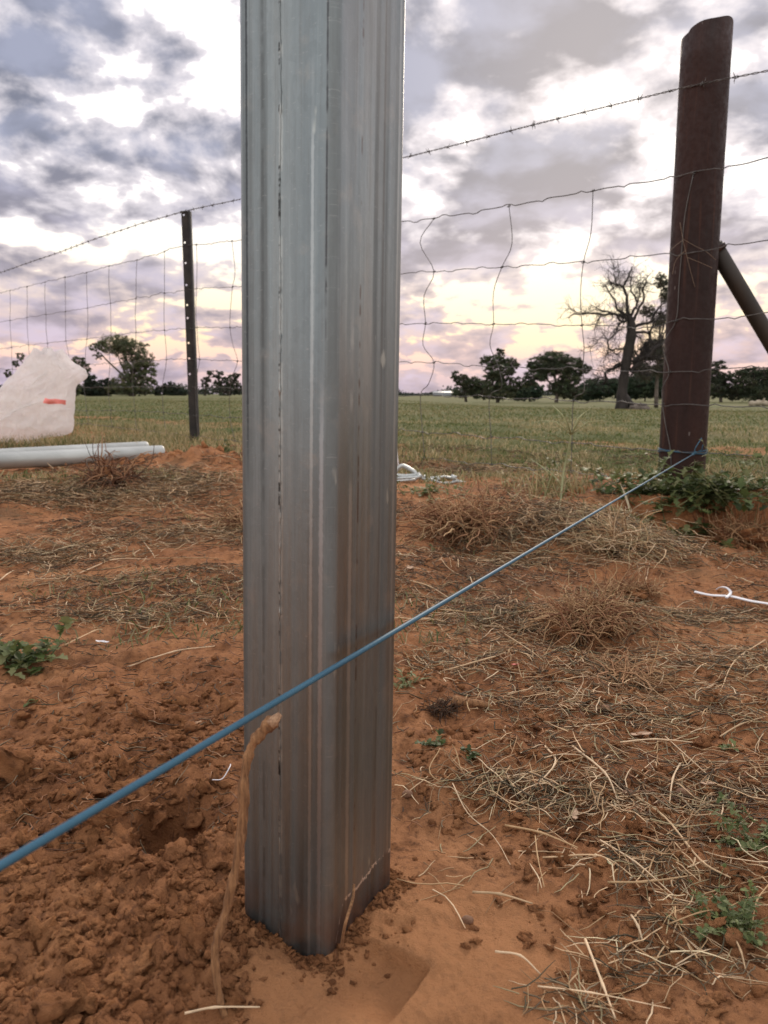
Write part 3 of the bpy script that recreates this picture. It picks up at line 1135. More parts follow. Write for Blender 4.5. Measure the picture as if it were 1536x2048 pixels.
# ------------------------------------------------------------------ blue guide wire, tied round the rusty post
e1 = at(1392, 905, rc[1] - RAD - .012)
e0 = at(0, 1732, .192)
dv = e0 - e1
e2 = e1 + dv * 1.45
mb = MB()
t = np.linspace(0, 1, 160)
pts = e1 + np.outer(t, e2 - e1)
pts[:, 2] -= .004 * np.sin(t * math.pi) * 0
mb.tube(pts, .00138, 12)
root = empty("blue_wire", (e1[0], e1[1], e1[2]))
tag(root, "taut blue coated wire crossing in front of the galvanised post", "wire")
inv_w = Matrix.Translation(-Vector(root.location))
o = mb.build("straight_run", M_BLUEW, root, True)
o.matrix_parent_inverse = inv_w
mb = MB()
for k in range(3):
    t = np.linspace(0, 2 * math.pi, 40)
    mb.tube(np.column_stack([rc[0] + (RAD + .003) * np.cos(t), rc[1] + (RAD + .003) * np.sin(t), e1[2] + .003 * (k - 1) + .004 * np.sin(t * 2 + k) + 0 * t]), .0017, 6)
o = mb.build("loop", M_BLUEW, root, True)
o.matrix_parent_inverse = inv_w
mb = MB()
dn = (e2 - e1) / np.linalg.norm(e2 - e1)
t = np.linspace(0, 7 * 2 * math.pi, 90)
w = e1 + np.outer(.01 + t / 44 * .11, dn)
w[:, 0] += .0032 * np.cos(t)
w[:, 2] += .0032 * np.sin(t)
mb.tube(w, .0014, 5)
mb.tube(np.array([e1 + (0, -.002, 0), e1 + (.014, -.012, .010), e1 + (.012, -.02, .026)]), .0015, 5)
mb.tube(np.array([e1 + dn * .10, e1 + dn * .085 + (0, -.01, .02), e1 + dn * .07 + (0.012, -.02, .05)]), .0015, 5)
o = mb.build("twisted_tail", M_BLUEW, root, True)
o.matrix_parent_inverse = inv_w

# ------------------------------------------------------------------ root stick leaning at the post
sp = [at(548, 1440, .352), at(520, 1468, .350), at(500, 1500, .349), at(488, 1560, .346), at(486, 1640, .344), at(470, 1740, .342), at(450, 1830, .340), at(430, 1900, .338), at(438, 1985, .336), at(455, 2035, .330)]
sp[-1][2] = Hf(sp[-1][0], sp[-1][1]) - .004
sp[-2][2] = max(sp[-2][2], Hf(sp[-2][0], sp[-2][1]) + .001)
P = spline(sp, 8)
tt = np.linspace(0, 1, len(P))
rd = .76 * np.interp(tt, [0, .06, .14, .25, .4, .5, .7, 1], [.0042, .0044, .0034, .0027, .0036, .0030, .0029, .0022]) * (1 + .13 * np.sin(tt * 55) + .08 * np.sin(tt * 133))
root = empty("root_stick", tuple(sp[-1]))
tag(root, "knobbly brown stick with broken pale end leaning at the post foot", "stick")
inv_s = Matrix.Translation(-Vector(root.location))
mb = MB()
mb.tube(P, rd, 12)
o = mb.build("bark", M_WOOD, root, True)
o.matrix_parent_inverse = inv_s
for v_ in o.data.vertices:
    q_ = v_.co
    k_ = float(fbm(np.array([q_.x * 1.0 + q_.y]), np.array([q_.z * .35 + q_.x]), 420, 2, 44)[0])
    v_.co.x += .0006 * k_
    v_.co.y -= .0005 * k_
mb = MB()
d0 = (P[0] - P[3]) / np.linalg.norm(P[0] - P[3])
mb.tube(np.array([P[2] + (0, -.0016, 0), P[0] + (0, -.0014, 0), P[0] + d0 * .004]), [.0029, .0028, .0014], 9)
o = mb.build("broken_end", M_CUT, root, True)
o.matrix_parent_inverse = inv_s
# offshoots against the post
r1 = [onG(682, 1900), at(690, 1850, .364), at(705, 1800, .375), at(708, 1770, .385)]
mb = MB()
mb.tube(spline(r1, 6), [.0009] * 19, 6)
rt = mb.build("root_fibre", M_WOOD, None, True)
tag(rt, "thin tan rootlet standing against the post's right face", "root")

# ------------------------------------------------------------------ plastic bag, caught by the fence
BC = at(70, 800, 4.75)
rows = [(703, 66, 126), (712, 60, 133), (722, 50, 142), (735, 38, 158), (747, 28, 174), (752, 24, 172), (764, 14, 156), (778, 2, 150), (790, -6, 149), (810, -20, 148), (830, -26, 146), (848, -26, 146), (862, -22, 143), (872, -16, 120), (882, -6, 84), (894, 12, 50)]
BY = 4.75
nu = 150


def bag_pt(v, th, infl=0.0):
    """v 0 top .. 1 bottom, th round"""
    yy = 703 + 191 * v
    xl = np.interp(yy, [r[0] for r in rows], [r[1] for r in rows])
    xr = np.interp(yy, [r[0] for r in rows], [r[2] for r in rows])
    L, Rr = at(xl, yy, BY), at(xr, yy, BY)
    c = (L + Rr) / 2
    hw = (Rr[0] - L[0]) / 2
    dp = np.interp(v, [0, .15, .5, .8, 1], [.02, .06, .13, .16, .05])
    px_, py_ = hw * math.cos(th) * 3.2 + (0 if math.sin(th) > 0 else 7), v * 2.0
    n1_ = float(fbm(np.array([px_ + .6 * py_]), np.array([py_ * .8 - .3 * px_]), 1.7, 3, 90)[0])
    n2_ = float(fbm(np.array([px_ - .5 * py_]), np.array([py_ * .6 + px_ * .3]), 4.1, 3, 95)[0])
    crease = .55 - 1.1 * abs(n1_) - .45 * abs(n2_)
    side_ = abs(math.sin(th))
    jag = 1 + .05 * n2_ * (1 - side_)
    return np.array([c[0] + hw * math.cos(th) * jag, BY - (dp * (.85 + .42 * crease) * side_ + infl) * (1 if math.sin(th) > 0 else -1),
                     c[2] + .02 * n1_ + .02 * (1 - v) ** 4 * math.sin(6 * th)])


nvv = 90
V = [bag_pt(i / (nvv - 1), 2 * math.pi * j / nu) for i in range(nvv) for j in range(nu)]
V += [bag_pt(0, 0) * .5 + bag_pt(0, math.pi) * .5 - np.array([0, 0, .02]), bag_pt(1, 0) * .5 + bag_pt(1, math.pi) * .5]
Q = [(i * nu + j, i * nu + (j + 1) % nu, (i + 1) * nu + (j + 1) % nu, (i + 1) * nu + j) for i in range(nvv - 1) for j in range(nu)]
T = [(nvv * nu, (j + 1) % nu, j) for j in range(nu)] + [(nvv * nu + 1, (nvv - 1) * nu + j, (nvv - 1) * nu + (j + 1) % nu) for j in range(nu)]
root = empty("plastic_bag", (BC[0], BC[1], Hf(BC[0], BC[1])))
tag(root, "crumpled translucent white plastic bag with red stripe", "bag")
inv_p = Matrix.Translation(-Vector(root.location))
o = link("sheet", mesh_np("sheet", np.array(V), [np.array(Q), np.array(T)], M_BAG, True), root)
o.matrix_parent_inverse = inv_p
V, Q = [], []
for i in range(4):
    for j in range(12):
        th = R(62 - 36 * j / 11)
        V.append(bag_pt(.495 + .014 * i, th, .006) + np.array([0, -.004, -.006 * j / 11]))
for i in range(3):
    for j in range(11):
        Q.append((i * 12 + j, (i + 1) * 12 + j, (i + 1) * 12 + j + 1, i * 12 + j + 1))
o = link("red_stripe", mesh_np("red_stripe", np.array(V), np.array(Q), M_PINK, True), root)
o.matrix_parent_inverse = inv_p


# ------------------------------------------------------------------ two pale pipes on the ground
def lying_pipe(a, b, r, label):
    root = empty("steel_pipe", (b[0], b[1], 0))
    tag(root, label, "pipe", "pale steel pipes lying by the fence")
    inv_ = Matrix.Translation(-Vector(root.location))
    mb = MB()
    n = 28
    d = (b - a) / np.linalg.norm(b - a)
    side = np.cross(d, [0, 0, 1.])
    side /= np.linalg.norm(side)
    up = np.cross(side, d)
    th = np.arange(n) * 2 * math.pi / n
    ring = lambda p, q: p + q * (np.outer(np.cos(th), side) + np.outer(np.sin(th), up))
    L = [ring(a, r)] + [ring(a + (b - a) * t, r) for t in (.3, .6, .985)] + [ring(b - d * .004, r), ring(b, r * .97), ring(b, r * .90), ring(b - d * .25, r * .90)]
    V = np.vstack(L)
    Q = [(i * n + j, i * n + (j + 1) % n, (i + 1) * n + (j + 1) % n, (i + 1) * n + j) for i in range(len(L) - 1) for j in range(n)]
    mb.add(V, Q)
    o = mb.build("barrel", M_GPIPE, root, True)
    o.matrix_parent_inverse = inv_


pr = .033
a = at(-420, 960, 2.55)
a[2] = pr + .012
b = at(325, 912, 3.35)
b[2] = pr + .014
lying_pipe(a, b, pr, "front pale galvanised pipe on the ground with open end showing")
a2 = at(-420, 925, 2.75)
a2[2] = pr + .004
b2 = at(292, 893, 3.80)
b2[2] = pr + .004
lying_pipe(a2, b2, pr, "rear pale galvanised pipe mostly hidden behind the front one")

# ------------------------------------------------------------------ wire strainers on the ground behind the post
base = onG(850, 962)
root = empty("wire_strainer", tuple(onG(812, 962)))
tag(root, "silver cast wire strainer with triangular frame and upright rod", "strainer")
inv_ = Matrix.Translation(-Vector(root.location))
Ys = root.location[1]


def pt(px, py, Y):
    return at(px, py, Y)


mb = MB()
tri = [pt(786, 950, Ys), pt(800, 933, Ys), pt(812, 934, Ys), pt(832, 948, Ys - .01), pt(812, 952, Ys - .01), pt(786, 950, Ys)]
mb.tube(spline(tri, 4), .0075, 8)
mb.tube([pt(780, 958, Ys - .03), pt(835, 955, Ys - .03), pt(842, 951, Ys - .03)], [.0065, .007, .006], 8)
mb.tube([pt(780, 963, Ys - .06), pt(810, 961, Ys - .06), pt(832, 959, Ys - .05)], .004, 8)
mb.tube([pt(834, 948, Ys - .02), pt(842, 956, Ys - .02)], .010, 10)
o = mb.build("frame", M_CAST, root, True)
o.matrix_parent_inverse = inv_
mb = MB()
mb.tube([pt(797, 936, Ys), pt(794, 915, Ys), pt(790, 880, Ys + .02)], [.004, .0035, .003], 8)
o = mb.build("rod", M_WHITEP, root, True)
o.matrix_parent_inverse = inv_
p0 = onG(890, 966)
root = empty("wire_strainer", tuple(p0))
tag(root, "silver cast wire strainer with long open fork lying flat", "strainer")
inv_ = Matrix.Translation(-Vector(root.location))
Y2 = p0[1]
mb = MB()
mb.tube(spline([pt(857, 957, Y2 + .02), pt(875, 955, Y2 + .03), pt(890, 954, Y2 + .03), pt(905, 957, Y2 + .02), pt(914, 961, Y2)], 4), .0055, 8)
mb.tube(spline([pt(855, 957, Y2 + .01), pt(872, 963, Y2 - .01), pt(882, 967, Y2 - .02), pt(900, 966, Y2 - .02), pt(914, 962, Y2)], 4), .006, 8)
mb.tube([pt(878, 955, Y2), pt(876, 964, Y2)], .0055, 8)
o = mb.build("fork", M_CAST, root, True)
o.matrix_parent_inverse = inv_
mb = MB()
mb.tube([pt(850, 952, Y2 + .01), pt(846, 957, Y2), pt(852, 960, Y2 - .01)], .006, 8)
mb.build('ring', M_CAST, root, True).matrix_parent_inverse = inv_
mb = MB()
mb.tube([pt(902, 954, Y2), pt(912, 957, Y2)], .010, 10)
mb.build('nut', M_CAST, root, True).matrix_parent_inverse = inv_
mb = MB()
mb.tube([pt(912, 963, Y2), pt(931, 965, Y2)], [.007, .004], 8)
o = mb.build("hook", M_CAST, root, True)
o.matrix_parent_inverse = inv_

# ------------------------------------------------------------------ white plastic strip (cut cable tie)
def strip(mb, pts, w, th):
    pts = np.asarray(pts)
    t = np.gradient(pts, axis=0)
    s = np.cross(t, [0, 0, 1.])
    s /= np.linalg.norm(s, axis=1)[:, None] + 1e-9
    n = len(pts)
    V = np.vstack([pts - s * w, pts + s * w, pts + s * w + [0, 0, th], pts - s * w + [0, 0, th]])
    Q = []
    for i in range(n - 1):
        for a_, b_ in ((0, 1), (1, 2), (2, 3), (3, 0)):
            Q.append((a_ * n + i, b_ * n + i, b_ * n + i + 1, a_ * n + i + 1))
    Q += [(0, n, 2 * n, 3 * n), (n - 1, 4 * n - 1, 3 * n - 1, 2 * n - 1)]
    mb.add(V, Q)


mb = MB()
P = spline([onG(1388, 1196, .010), onG(1420, 1203, .010), onG(1460, 1208, .012), onG(1500, 1215, .010), onG(1540, 1222, .010), onG(1580, 1235, .009)], 6)
strip(mb, P, .0045, .0016)
root = empty("cable_tie", tuple(onG(1460, 1210)))
tag(root, "white plastic cable tie strip lying on the soil", "cable tie")
inv_ = Matrix.Translation(-Vector(root.location))
o = mb.build("band", M_WHITEP, root)
o.matrix_parent_inverse = inv_
mb = MB()
P = spline([onG(1452, 1212, .013), onG(1460, 1203, .014), onG(1452, 1197, .017), onG(1440, 1194, .016), onG(1432, 1195, .013)], 6)
strip(mb, P, .0022, .0016)
o = mb.build("curled_end", M_WHITEP, root)
o.matrix_parent_inverse = inv_

# ------------------------------------------------------------------ small rounded things: clods, pebbles
_ico = None


def ico(sub):
    bm = bmesh.new()
    bmesh.ops.create_icosphere(bm, subdivisions=sub, radius=1)
    V = np.array([v.co[:] for v in bm.verts])
    F = np.array([[v.index for v in f.verts] for f in bm.faces])
    bm.free()
    return V, F


ICO2, ICO3, ICO4, ICO1 = ico(2), ico(3), ico(4), ico(1)


def rock(base, seed, rough=.35, flat=.7, facet=.5):
    V, F = base
    r_ = np.random.default_rng(seed)
    V = V.copy() * 1.0
    # knock flats off
    for _ in range(int(7 * facet) + 2):
        n = r_.normal(size=3)
        n /= np.linalg.norm(n)
        h = r_.uniform(.28, .8)
        d = V @ n - h
        V -= np.outer(np.clip(d, 0, None), n) * .9
    o_ = r_.uniform(0, 50, 3)
    k = fbm(V[:, 0] + o_[0] + V[:, 2] * .7, V[:, 1] + o_[1] - V[:, 2] * .6, 1.6, 4, seed % 17, .55)
    k2 = fbm(V[:, 0] - o_[1] + V[:, 2] * .9, V[:, 1] + o_[2] - V[:, 2] * .8, 5.5, 3, 3, .6)
    V *= (1 + rough * k * .6 + rough * .34 * k2)[:, None]
    k3 = fbm(V[:, 0] + V[:, 2] * .5, V[:, 1] - V[:, 2] * .5, 12, 2, 5, .6)
    V *= (1 + rough * .14 * k3)[:, None]
    V *= np.array([r_.uniform(.75, 1.4), r_.uniform(.6, 1.1), flat * r_.uniform(.75, 1.1)])
    return V, F


def rotz(V, a):
    c, s = math.cos(a), math.sin(a)
    return np.column_stack([V[:, 0] * c - V[:, 1] * s, V[:, 0] * s + V[:, 1] * c, V[:, 2]])


# big clods set one by one: (px, py, size in px, flatness)
BIG = [(8, 1575, 92, .9), (35, 1640, 30, .7), (100, 1555, 32, .6), (245, 1610, 58, .5), (300, 1650, 52, .5), (185, 1690, 80, .45), (380, 1600, 36, .8), (318, 1655, 36, .7),
       (175, 1745, 30, 1.), (215, 1750, 30, 1.), (255, 1735, 32, .9), (190, 1800, 28, .8), (385, 1590, 24, .8), (430, 1620, 26, .6), (450, 1650, 24, .6), (400, 1690, 22, .8),
       (340, 1570, 28, .5), (395, 1500, 26, .5), (270, 1870, 30, .9), (320, 1840, 26, 1.), (350, 1870, 30, .8), (400, 1850, 22, .8), (370, 1880, 26, .6), (455, 1890, 24, .9),
       (480, 1895, 26, .8), (335, 1945, 26, .8), (230, 1975, 30, .8), (250, 1990, 22, .9), (150, 1905, 26, .4), (160, 1930, 24, .5), (40, 1850, 24, .8), (65, 1885, 26, .7),
       (30, 1880, 20, .7), (465, 1950, 22, .9), (490, 1990, 20, .8), (120, 1760, 24, .8), (70, 1700, 22, .8), (40, 1640, 26, .8), (10, 1770, 30, .6), (110, 1820, 22, .5),
       (420, 1760, 20, .8), (300, 1700, 26, .6), (350, 1760, 20, .7), (1165, 1645, 34, .5), (1290, 1665, 38, .4), (1435, 1660, 28, .6), (1430, 1870, 34, .8), (1360, 1945, 30, .6),
       (1335, 1885, 42, .5), (1400, 1960, 26, .7), (1235, 1955, 22, .9), (1330, 1960, 20, .9), (1420, 1830, 26, .8), (1225, 1880, 24, .7), (1180, 1960, 24, .7), (1050, 1880, 20, .6),
       (1260, 1985, 26, .6), (1500, 1790, 24, .6), (1460, 1720, 26, .5), (1130, 1860, 18, .7), (860, 1560, 16, .6), (1000, 1590, 18, .6), (1485, 1915, 24, .6), (1300, 2010, 26, .6)]
clod_me = []
for i in range(10):
    V, F = rock(ICO4, 100 + i, .62, 1.0, 1.4)
    clod_me.append(mesh_np("clod", V, F, M_CLOD, False))
for i, (px, py, sz, fl_) in enumerate(BIG):
    p = onG(px, py)
    r_ = 1.35 * sz / 2 * math.hypot(p[1], CAMH) / FPX
    o = link("soil_clod", clod_me[i % 10], None, (p[0], p[1] + r_ * .5, p[2] + r_ * fl_ * .55))
    o.scale = (r_, r_ * random.uniform(.8, 1.1), r_ * fl_)
    o.rotation_euler = (random.uniform(-.4, .4), random.uniform(-.4, .4), random.uniform(0, 6.28))
    if i in (3, 4, 5):
        o.scale = (r_ * 1.25, r_ * .38, r_ * .55)
        o.rotation_euler = [(-.9, .1, .5), (-.5, -.3, -.9), (.25, .05, -.05)][i - 3]
        o.location.z += [.006, .006, .012][i - 3]
    right_side = px > 700
    if i == 0:
        tag(o, "largest square red clod at the left frame edge", "clod", "loose soil clods")
    elif i in (3, 4, 5):
        tag(o, ["upright red slab behind the dug hole", "red slab inside the dug hole's left wall", "long flat red slab lying across the dug hole"][i - 3], "clod", "loose soil clods")
    elif right_side:
        tag(o, "crumbly red clod among straw right of the galvanised post", "clod", "loose soil clods right of the post")
    else:
        tag(o, "crumbly red clod of the dug heap left of the galvanised post", "clod", "loose soil clods left of the post")

# crumbs: uncountable
variants = [rock(ICO2, 200 + i, 1.0, .85, 1.2) for i in range(14)]
variants3 = [rock(ICO3, 400 + i, .95, .9, 1.4) for i in range(14)]
variants1 = [rock(ICO1, 300 + i, .5, .85, .6) for i in range(10)]
mb = MB()


def crumbs(n, xr_, yr_, rlo, rhi, maskf, var, pw=2.2):
    x = rng.uniform(xr_[0], xr_[1], n)
    y = rng.uniform(yr_[0], yr_[1], n)
    keep = rng.random(n) < maskf(x, y)
    x, y = x[keep], y[keep]
    z = H(x, y)
    r_ = rlo + (rhi - rlo) * rng.random(len(x)) ** pw
    for X, Y, Z, q in zip(x, y, z, r_):
        # clear of the steel tube
        lx = (X - pc[0]) * u1[0] + (Y - pc[1]) * u1[1]
        ly = (X - pc[0]) * u2[0] + (Y - pc[1]) * u2[1]
        if abs(lx) < PW / 2 + q * .6 and abs(ly) < PD / 2 + q * .6:
            continue
        V, F = var[rng.integers(10)]
        V = rotz(V, rng.uniform(0, 6.28)) * q
        mb.add(V + [X, Y, Z + q * .2], None, F)


crumbs(700, (-.42, -.06), (.28, .78), .004, .0105, lambda x, y: .9 * clod_mask(x, y) + .03, variants3, 2.6)
crumbs(5200, (-.42, -.06), (.28, .80), .0009, .0048, lambda x, y: .9 * clod_mask(x, y) + .10, variants, 2.0)
crumbs(160, (.09, .34), (.30, .56), .003, .008, lambda x, y: .7 * (1 - crust_mask(x, y)), variants3, 2.6)
crumbs(1500, (-.30, .02), (.30, .45), .0008, .0030, lambda x, y: (1 - crust_mask(x, y)) * .8, variants1)
crumbs(10000, (.02, .50), (.30, .90), .0007, .0062, lambda x, y: (.5 + .5 * clod_mask(x, y)) * (1 - crust_mask(x, y)) * (fbm(x, y, 14, 2, 33) > -.25), variants, 2.8)
crumbs(7000, (-.7, .8), (.55, 1.7), .0010, .007, lambda x, y: .6 * (fbm(x, y, 5, 2, 35) > -.1), variants1, 4)
crumbs(1400, (-1.6, -.4), (3.0, 3.75), .004, .028, lambda x, y: blob(x, y, -.85, 3.3, .4, .25), variants1, 3)
crumbs(700, (.5, 1.7), (1.9, 2.5), .004, .018, lambda x, y: .6 + 0 * x, variants1, 3)
for k_ in range(1100):
    t_ = rng.uniform(0, 2 * math.pi)
    ex, ey = math.cos(t_), math.sin(t_)
    q_ = max(abs(ex) / (PW / 2), abs(ey) / (PD / 2))
    off_ = abs(rng.normal(0, .006)) + .0004
    lx, ly = ex / q_ + math.copysign(off_, ex), ey / q_ + math.copysign(off_, ey)
    X, Y = pc + u1 * lx + u2 * ly
    r_ = .0006 + .0026 * rng.random() ** 3
    V, F = variants[rng.integers(10)]
    mb.add(rotz(V, rng.uniform(0, 6.28)) * r_ + [X, Y, Hf(X, Y) + r_ * .3], None, F)
o = mb.build("soil_crumbs", M_CLOD, None, False)
tag(o, "fine red soil crumbs scattered over the ground", "soil crumbs", kind='stuff')

# round pebbles
peb = mesh_np("pebble", *(lambda q: (q[0], q[1]))(rock(ICO3, 7, .12, .9, .0)), M_PEB, True)
for px, py, sz, lab in ((815, 1592, 22, "round brown pebble beside the galvanised post's right edge"), (935, 1845, 24, "round brown pebble on bare soil below the print"),
                        (1210, 1420, 20, "round brown pebble in front of the big root clump"), (1365, 1592, 30, "dark round pebble right of the straw pile"), (1255, 1592, 24, "dull brown pebble touching the straw pile")):
    p = onG(px, py)
    r_ = sz / 2 * math.hypot(p[1], CAMH) / FPX
    o = link("pebble", peb, None, (p[0], p[1], p[2] + r_ * .4))
    o.scale = (r_, r_ * .9, r_ * .8)
    tag(o, lab, "pebble")


# ------------------------------------------------------------------ litter: thousands of stalks and rootlets as one mass
def ribbons(n, x, y, ln, rad, colr, lift=.0015, curl=.5, tilt=.0, seg=4, sides=3, mb=None, zbase=None):
    """n bent fibres lying on the ground, vectorised"""
    a = rng.uniform(0, 2 * math.pi, n)
    S = seg + 1
    pts = np.zeros((n, S, 3))
    px, py = x.copy(), y.copy()
    z0 = H(px, py) if zbase is None else zbase
    up = np.zeros(n)
    dirz = rng.normal(0, 1, n) * tilt
    off = np.abs(rng.normal(0, 1, n)) * lift + rad
    for i in range(S):
        hz_ = H(px, py)
        pts[:, i, 0], pts[:, i, 1] = px, py
        pts[:, i, 2] = np.maximum(z0 * .5 + hz_ * .5, hz_) + off + np.clip(up, 0, None)
        a = a + rng.normal(0, curl, n)
        step = ln / seg
        px = px + np.cos(a) * step
        py = py + np.sin(a) * step
        up = up + dirz * step
        dirz = dirz - np.abs(rng.normal(0, .25, n)) * np.sign(dirz) * (tilt > 0)
    t = np.gradient(pts, axis=1)
    t /= np.linalg.norm(t, axis=2, keepdims=True) + 1e-9
    up_ = np.array([0, 0, 1.0])
    s1 = np.cross(t, up_)
    s1 /= np.linalg.norm(s1, axis=2, keepdims=True) + 1e-6
    s2 = np.cross(s1, t)
    V = []
    taper = np.interp(np.linspace(0, 1, S), [0, .7, 1], [1, .9, .35])
    for k in range(sides):
        th = 2 * math.pi * k / sides + .5
        V.append(pts + (s1 * math.cos(th) + s2 * math.sin(th)) * rad[:, None, None] * taper[None, :, None])
    V = np.stack(V, 2)                 # n,S,sides,3
    idx = np.arange(n * S * sides).reshape(n, S, sides)
    Q = []
    for k in range(sides):
        l = (k + 1) % sides
        Q.append(np.stack([idx[:, :-1, k], idx[:, :-1, l], idx[:, 1:, l], idx[:, 1:, k]], -1).reshape(-1, 4))
    Q = np.vstack(Q)
    C = np.repeat(colr, S * sides, axis=0)
    mb.add(V.reshape(-1, 3), Q, None, C)


STRAW = 1.5 * np.array([(.46, .32, .19), (.36, .235, .125), (.54, .40, .26), (.28, .165, .085), (.21, .12, .06), (.27, .215, .12)])
ROOT = 1.5 * np.array([(.20, .095, .048), (.14, .062, .033), (.28, .15, .08), (.10, .05, .03), (.07, .045, .03)])
GREY = np.array([(.20, .145, .09), (.12, .082, .05), (.25, .19, .12), (.085, .07, .04)])


def pick(pal, n, jit=.12):
    c = pal[rng.integers(len(pal), size=n)]
    return np.clip(c * (1 + rng.normal(0, jit, (n, 1))), .01, .9)


def scatter(n, fx, maskf):
    """points spread evenly in the picture's ground, by distance"""
    d = np.exp(rng.uniform(math.log(fx[0]), math.log(fx[1]), n))
    a = rng.uniform(R(fx[2]), R(fx[3]), n)
    x, y = np.sin(a) * d, np.cos(a) * d
    k = rng.random(n) < np.clip(maskf(x, y), 0, 1)
    return x[k], y[k]


def outside_post(x, y, m=.004):
    lx = (x - pc[0]) * u1[0] + (y - pc[1]) * u1[1]
    ly = (x - pc[0]) * u2[0] + (y - pc[1]) * u2[1]
    return ~((np.abs(lx) < PW / 2 + m) & (np.abs(ly) < PD / 2 + m))


def litter_mask(x, y):
    d = np.hypot(x, y)
    base = sst(fbm(x, y, 3.2, 3, 81), -.30, .35)
    near = sst(d, .75, 1.15)
    rightn = sst(x, .02, .14) * sst(d, .42, .60) * .8
    m = np.maximum(near, rightn)
    return base * m * (1 - .95 * crust_mask(x, y)) * (1 - .7 * clod_mask(x, y)) * (1 - .8 * blob(x, y, .95, 2.0, .5, .2, 2))


mb = MB()
# fine rootlets and chaff, mid ground
x, y = scatter(95000, (.5, 4.2, -36, 36), lambda x, y: np.maximum(litter_mask(x, y), .12 * (1 - crust_mask(x, y))) * (1 - .6 * (x > 0) * (np.hypot(x, y) < 1.0)))
n = len(x)
d = np.hypot(x, y)
ln = (.005 + .022 * rng.random(n) ** 2.2) * (.6 + .5 * d)
ribbons(n, x, y, ln, (.00025 + .00045 * rng.random(n)) * (.55 + .55 * d), np.where(rng.random((n, 1)) < .62, pick(ROOT, n, .3), pick(GREY, n, .3)), .0022, .6, .12, 3, 3, mb)
# pale stalks
x, y = scatter(13000, (.42, 4.2, -36, 36), lambda x, y: litter_mask(x, y) * .8 + .07 * (x > 0))
n = len(x)
d = np.hypot(x, y)
ln = (.012 + .048 * rng.random(n) ** 1.8) * (.65 + .35 * d)
ribbons(n, x, y, ln, (.0003 + .00045 * rng.random(n)) * (.65 + .4 * d), pick(STRAW, n), .002, .16, .10, 4, 3, mb)
# heaps of straw: (px, py, rx, ry in m, count, palette mix, height)
HEAPS = [(1150, 1060, .22, .16, 1700, .06), (1260, 1090, .18, .10, 900, .04), (1010, 1120, .12, .12, 300, .015), (1440, 1320, .18, .13, 700, .014), (1300, 1440, .12, .07, 180, .006), (1400, 1240, .14, .07, 400, .01), (900, 1330, .08, .06, 200, .006), (1000, 1250, .12, .08, 400, .008), (1100, 1400, .12, .05, 150, .006),
         (1000, 1560, .07, .02, 150, .005), (1140, 1600, .06, .02, 150, .006), (1300, 1620, .06, .03, 120, .005), (1440, 1600, .06, .03, 120, .005), (1400, 1780, .04, .02, 70, .004), (1150, 2000, .03, .012, 70, .003), (1330, 1830, .03, .02, 70, .003), (1420, 1930, .03, .015, 60, .003), (1250, 1930, .03, .015, 50, .003), (1280, 1720, .04, .02, 90, .004), (620, 1180, .2, .1, 200, .01), (200, 1165, .16, .05, 220, .008), (250, 985, .5, .22, 1800, .05),
         (80, 1000, .4, .22, 1900, .07), (330, 960, .3, .2, 900, .04), (60, 1110, .2, .12, 700, .02), (380, 1070, .2, .1, 500, .02), (230, 1230, .12, .05, 260, .008), (270, 1080, .2, .08, 160, .01), (950, 950, .25, .14, 700, .04), (1230, 1730, .03, .015, 26, .004), (1350, 1690, .05, .02, 30, .005),
         (1460, 1420, .12, .06, 160, .008), (1080, 1230, .10, .05, 120, .008), (900, 1230, .06, .05, 60, .006), (410, 1230, .14, .04, 130, .008), (1180, 1330, .10, .05, 160, .008)]
for (px, py, rx, ry, cnt, hh) in HEAPS:
    c = onG(px, py)
    n = cnt
    x = c[0] + rng.normal(0, rx * .5, n)
    y = c[1] + rng.normal(0, ry * .5, n)
    k = outside_post(x, y, .02)
    x, y = x[k], y[k]
    n = len(x)
    q = np.exp(-((x - c[0]) / rx) ** 2 - ((y - c[1]) / ry) ** 2)
    dd = float(np.hypot(c[0], c[1]))
    zb_ = H(x, y) + hh * q * rng.random(n)
    ln = (.012 + .045 * rng.random(n) ** 1.4) * (.5 + .45 * dd)
    pal = np.where(rng.random((n, 1)) < .62, pick(STRAW, n), pick(GREY, n))
    sub = MB()
    ribbons(n, x, y, ln, (.0003 + .0004 * rng.random(n)) * (.6 + .5 * dd), pal, .0012 + hh * .25, .26, .12, 4, 3, mb)
o = mb.build("straw_litter", M_STRAW, None, False, True)
tag(o, "dry straw chaff and rootlets strewn over red soil", "straw", kind='stuff')

